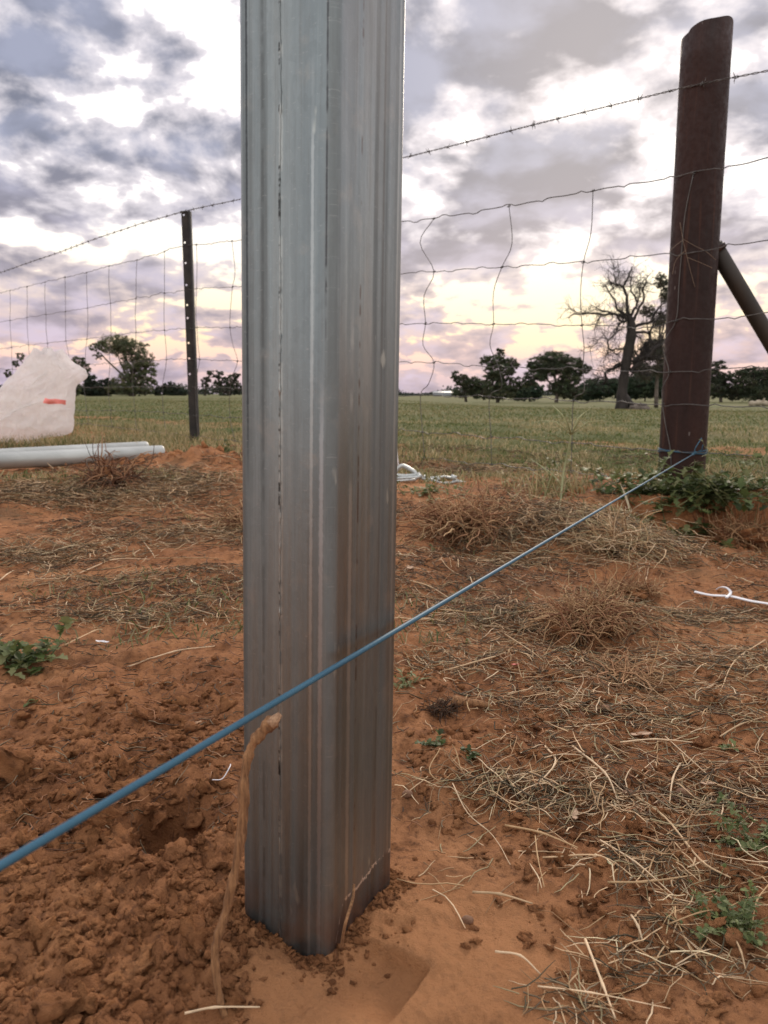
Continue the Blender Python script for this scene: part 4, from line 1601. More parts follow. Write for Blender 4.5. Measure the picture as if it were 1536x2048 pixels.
# single long stalks that stand out: (pixels along the stalk)
STALK = [[(905, 1575), (935, 1640), (985, 1680), (1020, 1745)], [(1145, 1500), (1210, 1560), (1238, 1620)], [(1262, 1595), (1330, 1650), (1400, 1730), (1460, 1772)],
         [(1360, 1535), (1345, 1570), (1338, 1618)], [(1010, 1660), (1080, 1680), (1155, 1705)], [(1085, 1725), (1200, 1728), (1280, 1775)], [(1200, 1690), (1270, 1740), (1345, 1800)],
         [(1070, 1680), (1075, 1730), (1088, 1785)], [(945, 1795), (1000, 1805), (1065, 1818)], [(1215, 1775), (1290, 1780), (1395, 1760)], [(1270, 1955), (1180, 1930), (1080, 1985)][:0] or [(1075, 1985), (1180, 2005), (1340, 2030)],
         [(1170, 1890), (1205, 1990), (1230, 2050)], [(990, 1915), (1040, 1930), (1080, 1960)], [(1465, 1880), (1480, 1920), (1490, 1950)], [(1536, 1780), (1512, 1820), (1502, 1870)],
         [(1262, 1842), (1275, 1870), (1285, 1895)], [(1335, 1860), (1400, 1842), (1455, 1828)], [(1190, 1515), (1060, 1560), (930, 1592)], [(1240, 1492), (1310, 1490), (1385, 1492)],
         [(1005, 1270), (1060, 1310), (1090, 1330)], [(880, 1350), (980, 1325), (1045, 1305)], [(1005, 1400), (1050, 1390), (1110, 1380)], [(1530, 1285), (1470, 1330), (1440, 1390)], [(130, 1296), (190, 1270), (205, 1265)],
         [(255, 1340), (350, 1312), (430, 1298)], [(310, 1120), (400, 1122), (448, 1121)], [(270, 1070), (300, 1105), (310, 1120)], [(0, 1165), (15, 1155), (28, 1145)], [(160, 1150), (230, 1125), (300, 1122)],
         [(1290, 1170), (1305, 1120), (1325, 1080)], [(820, 1165), (860, 1180), (905, 1205)], [(370, 2040), (430, 2035), (520, 2027)], [(1440, 1480), (1480, 1460), (1530, 1440)], [(1330, 1480), (1390, 1540), (1420, 1562)],
         [(880, 1505), (860, 1560), (930, 1600)], [(1415, 1085), (1405, 1100), (1400, 1115)], [(1020, 1540), (1000, 1580), (985, 1640)], [(1090, 1500), (1110, 1540), (1050, 1600)],
         [(760, 1245), (850, 1245), (900, 1250)]]
for i, S_ in enumerate(STALK):
    P = [onG(px, py, .0035 + .002 * (k % 2)) for k, (px, py) in enumerate(S_)]
    P = spline(P, 5)
    zc = H(P[:, 0], P[:, 1])
    P[:, 2] = np.maximum(P[:, 2], zc + .0015)
    mb = MB()
    rad0 = random.uniform(.00045, .0009) * (.7 + .45 * P[0][1])
    tt = np.linspace(0, 1, len(P))
    cc = STRAW[random.randrange(3)] * random.uniform(.85, 1.15)
    r_ = rad0 * np.interp(tt, [0, 1], [1.1, .6])
    r_[len(r_) // 2] *= 1.5
    mb.tube(P, r_, 6, cc)
    o = mb.build("straw_stalk", M_STRAW, None, True, True)
    tag(o, "long pale dry stalk lying on the red soil", "straw stalk", "long pale straw stalks")


# ------------------------------------------------------------------ root clumps
def fibres(mb, c, n, rr_, ln, rad, pal, up=.6, curl=.6, seg=6, bias=(0, 0, 0)):
    for _ in range(n):
        a = rng.uniform(0, 2 * math.pi)
        e = rng.uniform(-.15, 1) * up * 1.4
        d = np.array([math.cos(a) * math.cos(e), math.sin(a) * math.cos(e), math.sin(e)]) + np.array(bias)
        st = np.array(c) + rng.normal(0, .33, 3) * rr_ * np.array([1, 1, .35])
        st[2] = max(st[2], Hf(st[0], st[1]))
        L = ln * rng.uniform(.4, 1.2)
        pts = [st]
        for k in range(seg):
            d = d + rng.normal(0, curl, 3) * .5 + np.array([0, 0, -.16])
            d /= np.linalg.norm(d)
            p = pts[-1] + d * L / seg
            pts.append(p)
        P = np.array(pts)
        hz_ = H(P[:, 0], P[:, 1])
        P[:, 2] = np.maximum(P[:, 2], hz_ + rad)
        mb.tube(P, np.linspace(rad, rad * .4, len(P)) * rng.uniform(.6, 1.3), 4, pick(pal, 1)[0], cap=False)


def root_clump(px, py, size, n, ln, rad, label, pal=ROOT, lump=1.0, up=.6, curl=.6, lz=.5):
    p = onG(px, py)
    root = empty("root_clump", tuple(p))
    tag(root, label, "root clump")
    inv_ = Matrix.Translation(-Vector(root.location))
    V, F = rock(ICO4, int(px), 1.6, lz, .5)
    k = lumps(V[:, 0] + V[:, 2] * .5 + 5, V[:, 1] + V[:, 2] * .3 + 5, .4, 3)
    V = V * (.62 + .35 * k + .10 * fbm(V[:, 0] * 3 + V[:, 2], V[:, 1] * 3 - V[:, 2], 2.5, 4, 12))[:, None]
    o = link("soil_lump", mesh_np("soil_lump", V * size * lump + np.array([p[0], p[1] + size * .4, p[2] + size * .1]), F, M_CLOD, True), root)
    o.matrix_parent_inverse = inv_
    mb = MB()
    fibres(mb, (p[0], p[1] + size * .3, p[2] + size * lz * .5), n, np.array([size * 1.3, size, size]), ln, rad, pal, up, curl)
    o = mb.build("roots", M_ROOT, root, False, True)
    o.matrix_parent_inverse = inv_


RB = np.vstack([ROOT[:3], STRAW[1:2], STRAW[3:5], STRAW[3:4]])
root_clump(1180, 1265, .050, 800, .060, .0009, "large brown root clump nearest the middle right", RB, 1.0, .7, .75)
root_clump(1260, 1200, .042, 450, .055, .0009, "root clump with red soil lump behind the large one", RB, 1.1, .7, .75)
root_clump(935, 1075, .095, 650, .12, .0015, "wide flat root clump right of the galvanised post", RB, .8, .5, .7)
root_clump(215, 985, .085, 260, .13, .0022, "dark upright root ball left, in front of the pipes", ROOT, .9, .9, .5, .9)
root_clump(885, 1430, .014, 150, .022, .0005, "small blackish root tuft beside a wood chip", ROOT[3:] * .7, .9, .8, .9)
root_clump(1240, 1110, .06, 300, .11, .0011, "pale root clump in the straw heap below the rusty post", STRAW, .5, .8, .6)
root_clump(1490, 1090, .08, 260, .10, .0016, "red root clump at right frame edge beside the trench", RB, 1.0, .6, .7)
root_clump(1250, 1370, .03, 200, .07, .0009, "sprawling thin root tuft in front of the large clump", np.vstack([ROOT[2:3], STRAW[3:4]]), .4, .15, .6)
root_clump(470, 1055, .05, 160, .07, .0014, "low root tuft at the galvanised post's left edge", RB, .7, .5, .6)

# chip of wood by the dark tuft, and other dropped bits
mb = MB()
mb.tube(spline([onG(905, 1412, .006), onG(930, 1416, .006), onG(965, 1418, .005), onG(985, 1422, .004)], 5), [.0052, .0055, .005, .0048, .0046, .0044, .0042, .004, .0038, .0036, .0034, .003, .0028, .0024, .002, .0015], 8)
o = mb.build("wood_chip", M_WOOD, None, True)
tag(o, "short tan wood chip beside the small dark tuft", "wood chip")
mb = MB()
mb.tube(spline([at(185, 975, 2.5), at(150, 985, 2.5), at(120, 965, 2.55), at(112, 952, 2.6)], 5), [.008] * 8 + [.006] * 8, 8)
o = mb.build("root_branch", M_WOOD, None, True)
tag(o, "orange-brown bent root lying left of the dark root ball", "root")
mb = MB()
strip(mb, spline([onG(425, 1575, .006), onG(445, 1578, .008), onG(460, 1565, .012), onG(462, 1553, .010)], 5), .0004, .0005)
o = mb.build("fibre_curl", M_WHITEP, None)
tag(o, "thin white curled fibre left of the stick", "fibre")


def flake(px, py, w, l, mat, name, label, cat, rz=0, up=.004, bend=.3):
    p = onG(px, py, up)
    n = 8
    V, Q = [], []
    for i in range(n):
        t = i / (n - 1)
        ww = w * math.sin(math.pi * (.08 + .86 * t)) ** .7
        for s in (-1, -.3, .3, 1):
            V.append(((t - .5) * l, s * ww, bend * l * ((t - .5) ** 2) + .25 * abs(s) * ww + .0005 * math.sin(9 * t + 3 * s)))
    m = len(V)
    V = V + [(a_, b_, c_ - .0005) for a_, b_, c_ in V]
    for i in range(n - 1):
        for j in range(3):
            q = (i * 4 + j, i * 4 + j + 1, (i + 1) * 4 + j + 1, (i + 1) * 4 + j)
            Q.append(q)
            Q.append(tuple(k + m for k in q[::-1]))
    ed = [i * 4 for i in range(n)] + [(n - 1) * 4 + j for j in (1, 2, 3)] + [i * 4 + 3 for i in range(n - 2, -1, -1)] + [2, 1]
    for a_, b_ in zip(ed, ed[1:] + ed[:1]):
        Q.append((a_, b_, b_ + m, a_ + m)[::-1])
    o = link(name, mesh_np(name, np.array(V), np.array(Q), mat, True), None, tuple(p))
    o.rotation_euler = (random.uniform(-.3, .3), random.uniform(-.3, .3), rz)
    tag(o, label, cat)
    return o


flake(1030, 1336, .0025, .009, M_PINK, "plastic_scrap", "tiny pink plastic scrap on the soil", "scrap", .5)
flake(1283, 1478, .0055, .019, M_LITLEAF, "dead_leaf", "pale brown dead leaf, the largest on the right", "leaf", -.4)
flake(1415, 1577, .003, .014, M_LITLEAF, "dead_leaf", "narrow pale dead leaf right of the dark pebble", "leaf", .3)
flake(400, 963, .006, .04, M_WHITEP, "plastic_scrap", "small white scrap on the mound left of the post", "scrap", .1)
flake(820, 1140, .005, .016, M_LITLEAF, "dead_leaf", "pale dead leaf beside the post below the wide clump", "leaf", .9)
flake(1150, 1640, .0025, .014, M_LITLEAF, "dead_leaf", "slim pale leaf in the straw pile", "leaf", 1.3)
flake(205, 1290, .0022, .015, M_WHITEP, "plastic_scrap", "white scrap over a dark hollow at left", "scrap", .2)
flake(610, 1893, .0022, .012, M_CUT, "bark_chip", "pale bark chip at the foot of the post", "bark chip", .1)
flake(395, 1455, .004, .008, M_CUT, "bark_chip", "square tan chip above the dug heap", "bark chip", .7)


# ------------------------------------------------------------------ weeds
def leaf(mb, p, d, L, w, c, lobes=0):
    d = d / (np.linalg.norm(d) + 1e-9)
    s = np.cross(d, [0, 0, 1.])
    s = s / (np.linalg.norm(s) + 1e-6)
    n = np.cross(s, d)
    K = 5
    V = []
    for i in range(K + 1):
        t = i / K
        ww = w * math.sin(math.pi * min(.97, .06 + .9 * t)) * (1 + (.35 * (-1) ** i if lobes else 0))
        c_ = p + d * L * t + n * (-.25 * L * t * t)
        V += [c_ - s * ww + n * ww * .35, c_, c_ + s * ww + n * ww * .35]
    Q = []
    for i in range(K):
        Q += [(i * 3, i * 3 + 1, i * 3 + 4, i * 3 + 3), (i * 3 + 1, i * 3 + 2, i * 3 + 5, i * 3 + 4)]
    mb.add(V, Q, None, c)


GREENS = np.array([(.085, .115, .035), (.115, .145, .048), (.065, .085, .032), (.16, .185, .065), (.21, .21, .09)])


def weed(px, py, spread, nst, L, lw, ll, label, up=.5, density=14, pal=GREENS, lobes=1, dx_=0.0, stemc=(.30, .34, .16), dz=0.0):
    p = onG(px, py)
    p = p + np.array([dx_, 0, dz])
    root = empty("weed", tuple(p))
    tag(root, label, "weed")
    inv_ = Matrix.Translation(-Vector(root.location))
    ms, ml = MB(), MB()
    for i in range(nst):
        a = rng.uniform(0, 2 * math.pi)
        e = rng.uniform(.05, 1) * up
        d = np.array([math.cos(a) * math.cos(e), math.sin(a) * math.cos(e) * .7, math.sin(e)])
        q = p + np.array([rng.normal(0, .35) * spread, rng.normal(0, .25) * spread, .0])
        q[2] = Hf(q[0], q[1])
        pts = [q]
        l_ = L * rng.uniform(.5, 1.15)
        for k in range(6):
            d = d + rng.normal(0, .16, 3) + np.array([0, 0, -.05])
            d /= np.linalg.norm(d)
            nx = pts[-1] + d * l_ / 6
            nx[2] = max(nx[2], Hf(nx[0], nx[1]) + .002)
            pts.append(nx)
        P = spline(pts, 2)
        ms.tube(P, np.linspace(lw * .16, lw * .06, len(P)), 5, np.array(stemc) * rng.uniform(.7, 1.2), cap=False)
        for k in range(density):
            j = rng.integers(1, len(P))
            dd = rng.normal(0, 1, 3) * np.array([1, 1, .5]) + np.array([0, 0, .3])
            leaf(ml, P[j], dd, ll * rng.uniform(.5, 1.2), lw * rng.uniform(.5, 1.1), pick(pal, 1)[0], lobes)
    o = ms.build("stems", M_LEAF, root, True, True)
    o.matrix_parent_inverse = inv_
    o = ml.build("leaves", M_LEAF, root, False, True)
    o.matrix_parent_inverse = inv_


weed(1410, 991, .20, 60, .20, .013, .032, "dense dark green weed round the rusty post foot", .5, 18)
weed(1265, 985, .12, 20, .15, .012, .030, "leafy green weed left of the rusty post foot", .8, 12)
weed(1495, 985, .12, 26, .24, .006, .024, "spindly grey-green weed right of the rusty post", 1.1, 7, np.array([(.20, .20, .10), (.15, .19, .08), (.26, .24, .13)]), 1)
weed(15, 1320, .035, 18, .05, .006, .014, "bright green weed at the left edge, middle height", .9, 12, GREENS[[1, 3, 4, 0]])
weed(1515, 1690, .014, 20, .030, .0016, .0048, "fresh green clover-like weed at right edge, upper", .9, 14, GREENS[[1, 3, 4, 0]])
weed(1480, 1860, .018, 26, .034, .0016, .0048, "green sprawling weed at right edge, lower", .8, 14, GREENS[[1, 3, 0]])
weed(868, 1497, .004, 6, .012, .0034, .007, "small dark rosette weed right of the galvanised post", .6, 5, GREENS[[2, 0]])
weed(938, 1514, .003, 5, .010, .003, .006, "tiny star-shaped weed next to the small rosette", .6, 5, GREENS[[2, 0]])
weed(806, 1375, .008, 10, .016, .0018, .010, "low grassy green tuft touching the post's right edge", .9, 5, GREENS[[3, 4]], 0)
weed(1450, 1500, .003, 3, .008, .003, .007, "single bright green seedling on the right soil", .8, 3, GREENS[[3, 1]])
weed(55, 1412, .002, 3, .008, .0032, .006, "tiny bright green seedling on bare soil at left", .8, 2, GREENS[[1]])
weed(1110, 945, .10, 10, .12, .008, .02, "low green weed patch behind the straw heap", .8, 9)
weed(870, 985, .14, 16, .09, .007, .02, "low green weed patch below the wire strainers", .6, 9, GREENS[[3, 1, 4]])
weed(460, 905, .10, 8, .10, .010, .024, "green weed on the mound left of the galvanised post", .8, 10)


# grass stalks with seed heads
def seed_stalk(pts, rad, label, head=True, c=(.36, .36, .19)):
    root = empty("grass_stalk", tuple(pts[0]))
    tag(root, label, "grass stalk")
    inv_ = Matrix.Translation(-Vector(root.location))
    P = spline(pts, 6)
    mb = MB()
    mb.tube(P, np.linspace(rad, rad * .5, len(P)), 6, np.array(c))
    for k in range(3):
        j = int(len(P) * (.2 + .2 * k))
        leaf(mb, P[j], np.array([random.uniform(-1, 1), random.uniform(-.5, .5), .8]), .09, rad * 1.6, np.array(c) * .9)
    o = mb.build("stem", M_STRAW, root, True, True)
    o.matrix_parent_inverse = inv_
    if head:
        mb = MB()
        tip = P[-1]
        for k in range(6):
            a = k * 1.05
            e = tip + np.array([math.cos(a) * .09, math.sin(a) * .05, .03 + .02 * (k % 3)])
            mb.tube(np.array([tip - (0, 0, .01), (tip + e) / 2 + (0, 0, .01), e]), [rad * .6, rad * .5, rad * .2], 5, np.array(c) * 1.1)
        o = mb.build("seed_head", M_STRAW, root, True, True)
        o.matrix_parent_inverse = inv_


seed_stalk([onG(1120, 1010), at(1128, 940, 2.15), at(1140, 885, 2.15), at(1143, 862, 2.15)], .0032, "tall pale green grass stalk with spread seed head, before the fence")
seed_stalk([onG(1040, 1085), at(1010, 1040, 1.72), at(985, 1000, 1.72), at(970, 968, 1.72)], .0022, "leaning bare brown stalk above the wide root clump", False, (.30, .24, .12))
seed_stalk([onG(1085, 1010), at(1100, 960, 2.1), at(1118, 925, 2.1)], .0018, "short pale stalk left of the tall seed head stalk", False)
seed_stalk([onG(1240, 1060), at(1262, 1025, 2.05), at(1258, 1008, 2.05)], .0022, "curved pale stalk standing in the trench edge", False, (.5, .42, .28))
seed_stalk([onG(1440, 1060), at(1443, 1030, 2.2), at(1440, 1005, 2.2)], .0018, "thin upright stalk under the weeds right of the rusty post", False, (.5, .42, .28))
# dry burr stuck on the rusty post
yb = rc[1] - RAD - .012
root = empty("dry_sprig", tuple(at(1362, 480, yb)))
tag(root, "thin dry forked sprig caught on the rusty post's fence wire", "sprig")
inv_ = Matrix.Translation(-Vector(root.location))
mb = MB()
for a_ in ([(1360, 445), (1366, 480), (1378, 530), (1390, 575)], [(1366, 480), (1350, 492), (1338, 505)], [(1366, 478), (1390, 492), (1412, 503), (1432, 520)], [(1372, 500), (1352, 520), (1345, 548)], [(1375, 515), (1400, 525), (1425, 536)]):
    mb.tube(spline([at(q[0], q[1], yb + .01 * math.sin(q[0])) for q in a_], 4), .0007, 4, (.30, .22, .16))
o = mb.build("twigs", M_STRAW, root, True, True)
o.matrix_parent_inverse = inv_

# ------------------------------------------------------------------ grass
mb = MB()


def blades(n, x, y, hgt, wid, colr, lean=.5, mb=mb):
    z = H(x, y) - .002
    a = rng.uniform(0, 2 * math.pi, n)
    dxy = np.stack([np.cos(a), np.sin(a)], -1)
    b = rng.uniform(0, 2 * math.pi, n)
    w = np.stack([np.cos(b), np.sin(b) * .4], -1) * wid[:, None]
    ln_ = np.abs(rng.normal(lean, .35, n))
    V = np.zeros((n, 5, 3))
    V[:, 0, :2] = np.stack([x, y], -1) - w
    V[:, 1, :2] = np.stack([x, y], -1) + w
    mid = np.stack([x, y], -1) + dxy * (hgt * ln_ * .35)[:, None]
    V[:, 2, :2] = mid + w * .8
    V[:, 3, :2] = mid - w * .8
    V[:, 4, :2] = np.stack([x, y], -1) + dxy * (hgt * ln_)[:, None]
    V[:, 0, 2] = V[:, 1, 2] = z
    V[:, 2, 2] = V[:, 3, 2] = z + hgt * .6
    V[:, 4, 2] = z + hgt * np.clip(1 - ln_ * .35, .3, 1)
    i = np.arange(n)[:, None] * 5
    mb.add(V.reshape(-1, 3), i + np.array([[0, 1, 2, 3]]), i + np.array([[3, 2, 4]]), np.repeat(colr, 5, axis=0))


def side_of(x, y):
    return -((x - RP[0]) * FN[0] + (y - RP[1]) * FN[1])


GG = np.array([(.095, .13, .038), (.13, .155, .050), (.08, .10, .034), (.23, .21, .09), (.18, .18, .075)])
DG = np.array([(.40, .32, .17), (.33, .27, .14), (.46, .37, .21), (.25, .22, .10)])


def grass_pts(n, d0, d1, a0=-34, a1=34):
    d = np.exp(rng.uniform(math.log(d0), math.log(d1), n))
    a = rng.uniform(R(a0), R(a1), n)
    return np.sin(a) * d, np.cos(a) * d


x, y = grass_pts(90000, 2.6, 9)
sd_ = side_of(x, y) + 1.1 * fbm(x, y, 1.3, 3, 15)
k = rng.random(len(x)) < sst(sd_, -.5, .5) * (1 - .75 * np.exp(-((sd_ - 1.15) / .3) ** 2))
x, y = x[k], y[k]
n = len(x)
d = np.hypot(x, y)
dry = sst(fbm(x, y, .9, 3, 16) + .8 * sst(-x, .3, 1.8) * (1 - sst(d, 5, 7.5)), -.1, .35)[:, None]
c = np.where(rng.random((n, 1)) < dry * .8, pick(DG, n), pick(GG, n))
blades(n, x, y, .008 + .022 * rng.random(n) ** 2 * (1 + 1.2 * dry[:, 0]), .0010 + .0004 * d * (.5 + rng.random(n)), c, .8)
x, y = grass_pts(80000, 9, 60)
n = len(x)
d = np.hypot(x, y)
dry = sst(fbm(x, y, .25, 3, 18), -.05, .4)[:, None]
c = np.where(rng.random((n, 1)) < .15 + .5 * dry, pick(DG[[1, 3]] * .9, n), pick(GG, n))
blades(n, x, y, (.010 + .022 * rng.random(n)), .0006 * d * (.5 + rng.random(n)), c, .7)
o = mb.build("field_grass", M_GRASS, None, False, True)
tag(o, "short green grass covering the paddock beyond the fence", "grass", kind='stuff')

mb = MB()
# straw-coloured tufts by the picket, pipes and fence foot
TUFTS = [(100, 895, .9, .10, 1500, .09), (250, 888, .6, .3, 2200, .10), (360, 905, .3, .2, 700, .08), (60, 965, .4, .10, 400, .05), (250, 955, .35, .08, 350, .045), (210, 860, 1.2, .9, 3000, .10),
         (430, 880, .5, .3, 900, .07), (1000, 955, .3, .12, 500, .04), (840, 925, .25, .4, 600, .08), (1200, 1035, .18, .12, 400, .05), (1110, 985, .12, .12, 200, .10), (1500, 970, .2, .1, 300, .07),
         (820, 955, .2, .1, 400, .06), (1420, 960, .3, .3, 500, .08)]
for px, py, rx, ry, cnt, hh in TUFTS:
    p = onG(px, py)
    x = p[0] + rng.normal(0, rx * .5, cnt)
    y = p[1] + rng.normal(0, ry * .5, cnt)
    blades(cnt, x, y, hh * (.3 + .8 * rng.random(cnt)), .0014 + .0012 * rng.random(cnt), np.where(rng.random((cnt, 1)) < .7, pick(DG, cnt), pick(GG, cnt)), .9, mb)
x, y = grass_pts(9000, .9, 3.6)
k = rng.random(len(x)) < sst(fbm(x, y, 2.5, 3, 19), .1, .45) * .8
x, y = x[k], y[k]
n = len(x)
blades(n, x, y, .008 + .022 * rng.random(n), .0008 + .0006 * rng.random(n), np.where(rng.random((n, 1)) < .5, pick(GG, n), pick(DG * .8, n)), 1.2, mb)
o = mb.build("dry_grass", M_GRASS, None, False, True)
tag(o, "dry straw-coloured grass tufts along the fence foot", "grass", kind='stuff')


# ------------------------------------------------------------------ trees
def tree(name, label, cat, bx, by, Y, lobes, trunks, group=None, leafsz=.16, dens=1.0, tint=(.050, .062, .034), seed=0, barkm=None):
    r_ = np.random.default_rng(seed + int(bx))
    b = at(bx, by, Y)
    b[2] = Hf(b[0], b[1])
    root = empty(name, tuple(b))
    tag(root, label, cat, group)
    inv_ = Matrix.Translation(-Vector(root.location))
    k = Y / FPX
    V, C = [], []
    mt = MB()
    for (px, py, rx, rz) in lobes:
        c = at(px, py, Y)
        RX, RZ = rx * k, rz * k
        RY = RX * .8
        nc = max(10, int(125 * dens * (rx * rz) / 500))
        cent = r_.normal(size=(nc, 3))
        cent /= np.linalg.norm(cent, axis=1)[:, None]
        cent *= (r_.uniform(.25, 1.0, nc) ** .5)[:, None]
        for q in cent:
            cc = c + q * np.array([RX, RY, RZ])
            sz = r_.uniform(.07, .19) * (RX + RZ) / 2 * 1.05
            m = int(50 * r_.uniform(.6, 1.3))
            P = cc + r_.normal(size=(m, 3)) * np.array([sz, sz, sz * .6]) * .62
            s = .66 * leafsz * (Y / 80) * r_.uniform(.5, 1.2, m)
            u = r_.normal(size=(m, 3))
            u /= np.linalg.norm(u, axis=1)[:, None]
            w = np.cross(u, r_.normal(size=(m, 3)))
            w /= np.linalg.norm(w, axis=1)[:, None]
            quad = np.stack([P - u * s[:, None], P + w * s[:, None] * .45, P + u * s[:, None], P - w * s[:, None] * .45], 1)
            V.append(quad.reshape(-1, 3))
            base = 1.6 * np.array(tint) * r_.uniform(.65, 1.45) * np.array([r_.uniform(.9, 1.25), 1, r_.uniform(.8, 1.1)])
            C.append(np.tile(base, (m * 4, 1)))
            if r_.random() < .22:
                mt.tube(np.array([c - [0, 0, RZ * .5], (c + cc) / 2, cc]), [.05 * Y / 80, .035 * Y / 80, .015 * Y / 80], 5)
    V = np.vstack(V)
    C = np.vstack(C)
    V[:, 2] = np.maximum(V[:, 2], Hf(b[0], b[1]) + .02)
    Q = np.arange(len(V)).reshape(-1, 4)
    for tr in trunks:
        P = [at(q[0], q[1], Y + (q[3] if len(q) > 3 else 0)) for q in tr]
        P[0][2] = min(P[0][2], Hf(P[0][0], P[0][1]) + (0.0 if tr[0][1] >= by - 3 else 99))
        rads = np.interp(np.linspace(0, 1, (len(P) - 1) * 4 + 1), np.linspace(0, 1, len(P)), [q[2] * k / 2 for q in tr])
        mt.tube(spline(P, 4), rads, 8)
    o = mt.build("trunk", barkm or M_BARK, root, True)
    o.matrix_parent_inverse = inv_
    o = link("crown", mesh_np("crown", V, Q, M_CROWN, False, C), root)
    o.matrix_parent_inverse = inv_
    return root


TG = "paddock trees on the horizon"
tree("eucalyptus_tree", "tallest spreading eucalypt left of the picket, with bare lower limbs", "tree", 262, 793, 100,
     [(232, 690, 40, 20), (200, 695, 24, 11), (262, 700, 36, 22), (292, 728, 24, 22), (268, 735, 26, 24), (262, 765, 38, 22), (300, 750, 16, 22), (245, 778, 30, 14), (285, 778, 26, 14), (195, 712, 10, 8)],
     [[(262, 795, 9), (258, 765, 7), (240, 745, 4), (215, 722, 3), (200, 705, 2)], [(262, 770, 7), (262, 740, 5), (250, 715, 3), (240, 700, 2)], [(268, 794, 7), (275, 760, 5), (290, 735, 3)], [(258, 760, 4), (245, 735, 3), (236, 712, 2)]],
     TG, .13, .62, (.075, .085, .046), 1)
tree("eucalyptus_tree", "sparse leaning eucalypt partly behind the white bag", "tree", 100, 794, 95,
     [(40, 712, 8, 9), (32, 728, 8, 8), (16, 747, 9, 9), (158, 722, 13, 10), (170, 735, 11, 11), (176, 744, 6, 7), (95, 735, 40, 24), (100, 765, 36, 22), (150, 772, 14, 20)],
     [[(100, 795, 8), (105, 765, 6), (140, 740, 3), (165, 728, 2)], [(100, 780, 6), (70, 750, 3), (38, 718, 2)]], TG, .15, .9, (.055, .070, .036), 2)
for i, (bx, lob, lab) in enumerate([
        (182, [(182, 768, 17, 17), (176, 782, 24, 12), (195, 780, 16, 14)], "round dark bush immediately right of the white bag"),
        (218, [(212, 768, 12, 11), (224, 776, 18, 14), (210, 785, 18, 10)], "low dark bush under the tall eucalypt's left limbs"),
        (318, [(318, 782, 14, 10), (308, 766, 7, 5)], "tiny dark bush right of the tall eucalypt"),
        (345, [(340, 778, 18, 13), (352, 783, 20, 12), (365, 788, 14, 8)], "dark bush just left of the picket")]):
    tree("bush", lab, "bush", bx, 794, 105, lob, [[(bx, 796, 4), (bx, 780, 2), (bx + 2, 770, 1)]], "bushes on the left horizon", .16, 1.5, (.032, .042, .030), 10 + i)
tree("eucalyptus_tree", "small open-crowned tree between picket and galvanised post", "tree", 440, 795, 110,
     [(430, 747, 17, 8), (412, 764, 11, 13), (440, 762, 15, 12), (465, 762, 15, 13), (473, 750, 9, 9), (450, 780, 26, 12), (410, 784, 10, 8), (478, 778, 10, 14)],
     [[(448, 797, 6), (446, 775, 4), (430, 750, 2)], [(412, 797, 4), (410, 780, 3), (414, 765, 2)], [(455, 795, 4), (465, 765, 2)]], TG, .15, .95, (.045, .052, .036), 3)
tree("eucalyptus_tree", "low rounded tree at the left end of the right-hand group", "tree", 930, 804, 82,
     [(912, 752, 10, 10), (925, 763, 17, 14), (945, 772, 22, 18), (925, 785, 22, 12), (960, 785, 20, 14)],
     [[(932, 806, 6), (930, 780, 4), (922, 760, 2)]], TG, .14, 1.2, (.050, .060, .034), 4)
tree("eucalyptus_tree", "upright tree with a narrow pointed top, right-hand group", "tree", 995, 804, 78,
     [(1000, 706, 11, 10), (985, 722, 26, 12), (1020, 728, 20, 12), (1000, 742, 30, 16), (985, 765, 24, 18), (1015, 770, 28, 16), (1000, 788, 32, 12), (966, 722, 8, 7), (1040, 765, 10, 14)],
     [[(995, 806, 8), (998, 770, 6), (1000, 735, 4), (1001, 708, 2)], [(998, 765, 4), (980, 730, 2)], [(998, 765, 4), (1020, 735, 2)]], TG, .14, 1.1, (.052, .062, .035), 5)
tree("eucalyptus_tree", "broad domed tree left of the dead tree", "tree", 1110, 806, 76,
     [(1110, 715, 34, 11), (1080, 728, 26, 15), (1140, 727, 28, 13), (1162, 740, 20, 12), (1110, 738, 36, 14), (1075, 750, 26, 14), (1140, 758, 26, 16), (1120, 775, 26, 16), (1060, 765, 16, 10), (1140, 785, 30, 14)],
     [[(1112, 808, 8), (1115, 780, 7), (1108, 750, 4), (1105, 725, 2)], [(1115, 780, 5), (1090, 755, 3), (1078, 735, 2)], [(1118, 775, 5), (1145, 745, 3), (1160, 738, 2)]], TG, .14, 1.1, (.045, .056, .032), 6)
tree("casuarina_tree", "feathery grey tree behind the dead tree and rusty post", "tree", 1312, 812, 52,
     [(1322, 562, 14, 16), (1332, 590, 14, 16), (1295, 622, 16, 12), (1318, 640, 18, 16), (1300, 700, 18, 22), (1270, 715, 14, 14), (1320, 700, 20, 26), (1330, 735, 26, 22), (1290, 745, 20, 20)],
     [[(1312, 815, 9), (1314, 760, 7), (1318, 690, 5), (1322, 620, 3), (1322, 570, 1)], [(1316, 720, 4), (1296, 660, 3), (1292, 625, 1)], [(1318, 690, 4), (1335, 620, 2)]], None, .09, 1.9, (.060, .062, .045), 7)
for i, (bx, Y, lob, lab) in enumerate([
        (1060, 90, [(1065, 782, 26, 18), (1042, 790, 18, 12)], "low bush left of the domed tree"),
        (1200, 88, [(1195, 778, 36, 20), (1225, 776, 26, 20), (1165, 788, 30, 14)], "dark green bush between domed tree and dead tree"),
        (1290, 88, [(1280, 772, 36, 26), (1315, 770, 30, 28)], "dark green bush right of the dead trunk"),
        (1350, 90, [(1350, 778, 30, 22), (1375, 775, 24, 26)], "dark bush hidden largely behind the rusty post")]):
    tree("bush", lab, "bush", bx, 806, Y, lob, [[(bx, 808, 4), (bx, 790, 2), (bx + 2, 780, 1)]], "bushes on the right horizon", .16, 1.5, (.032, .048, .030), 20 + i)
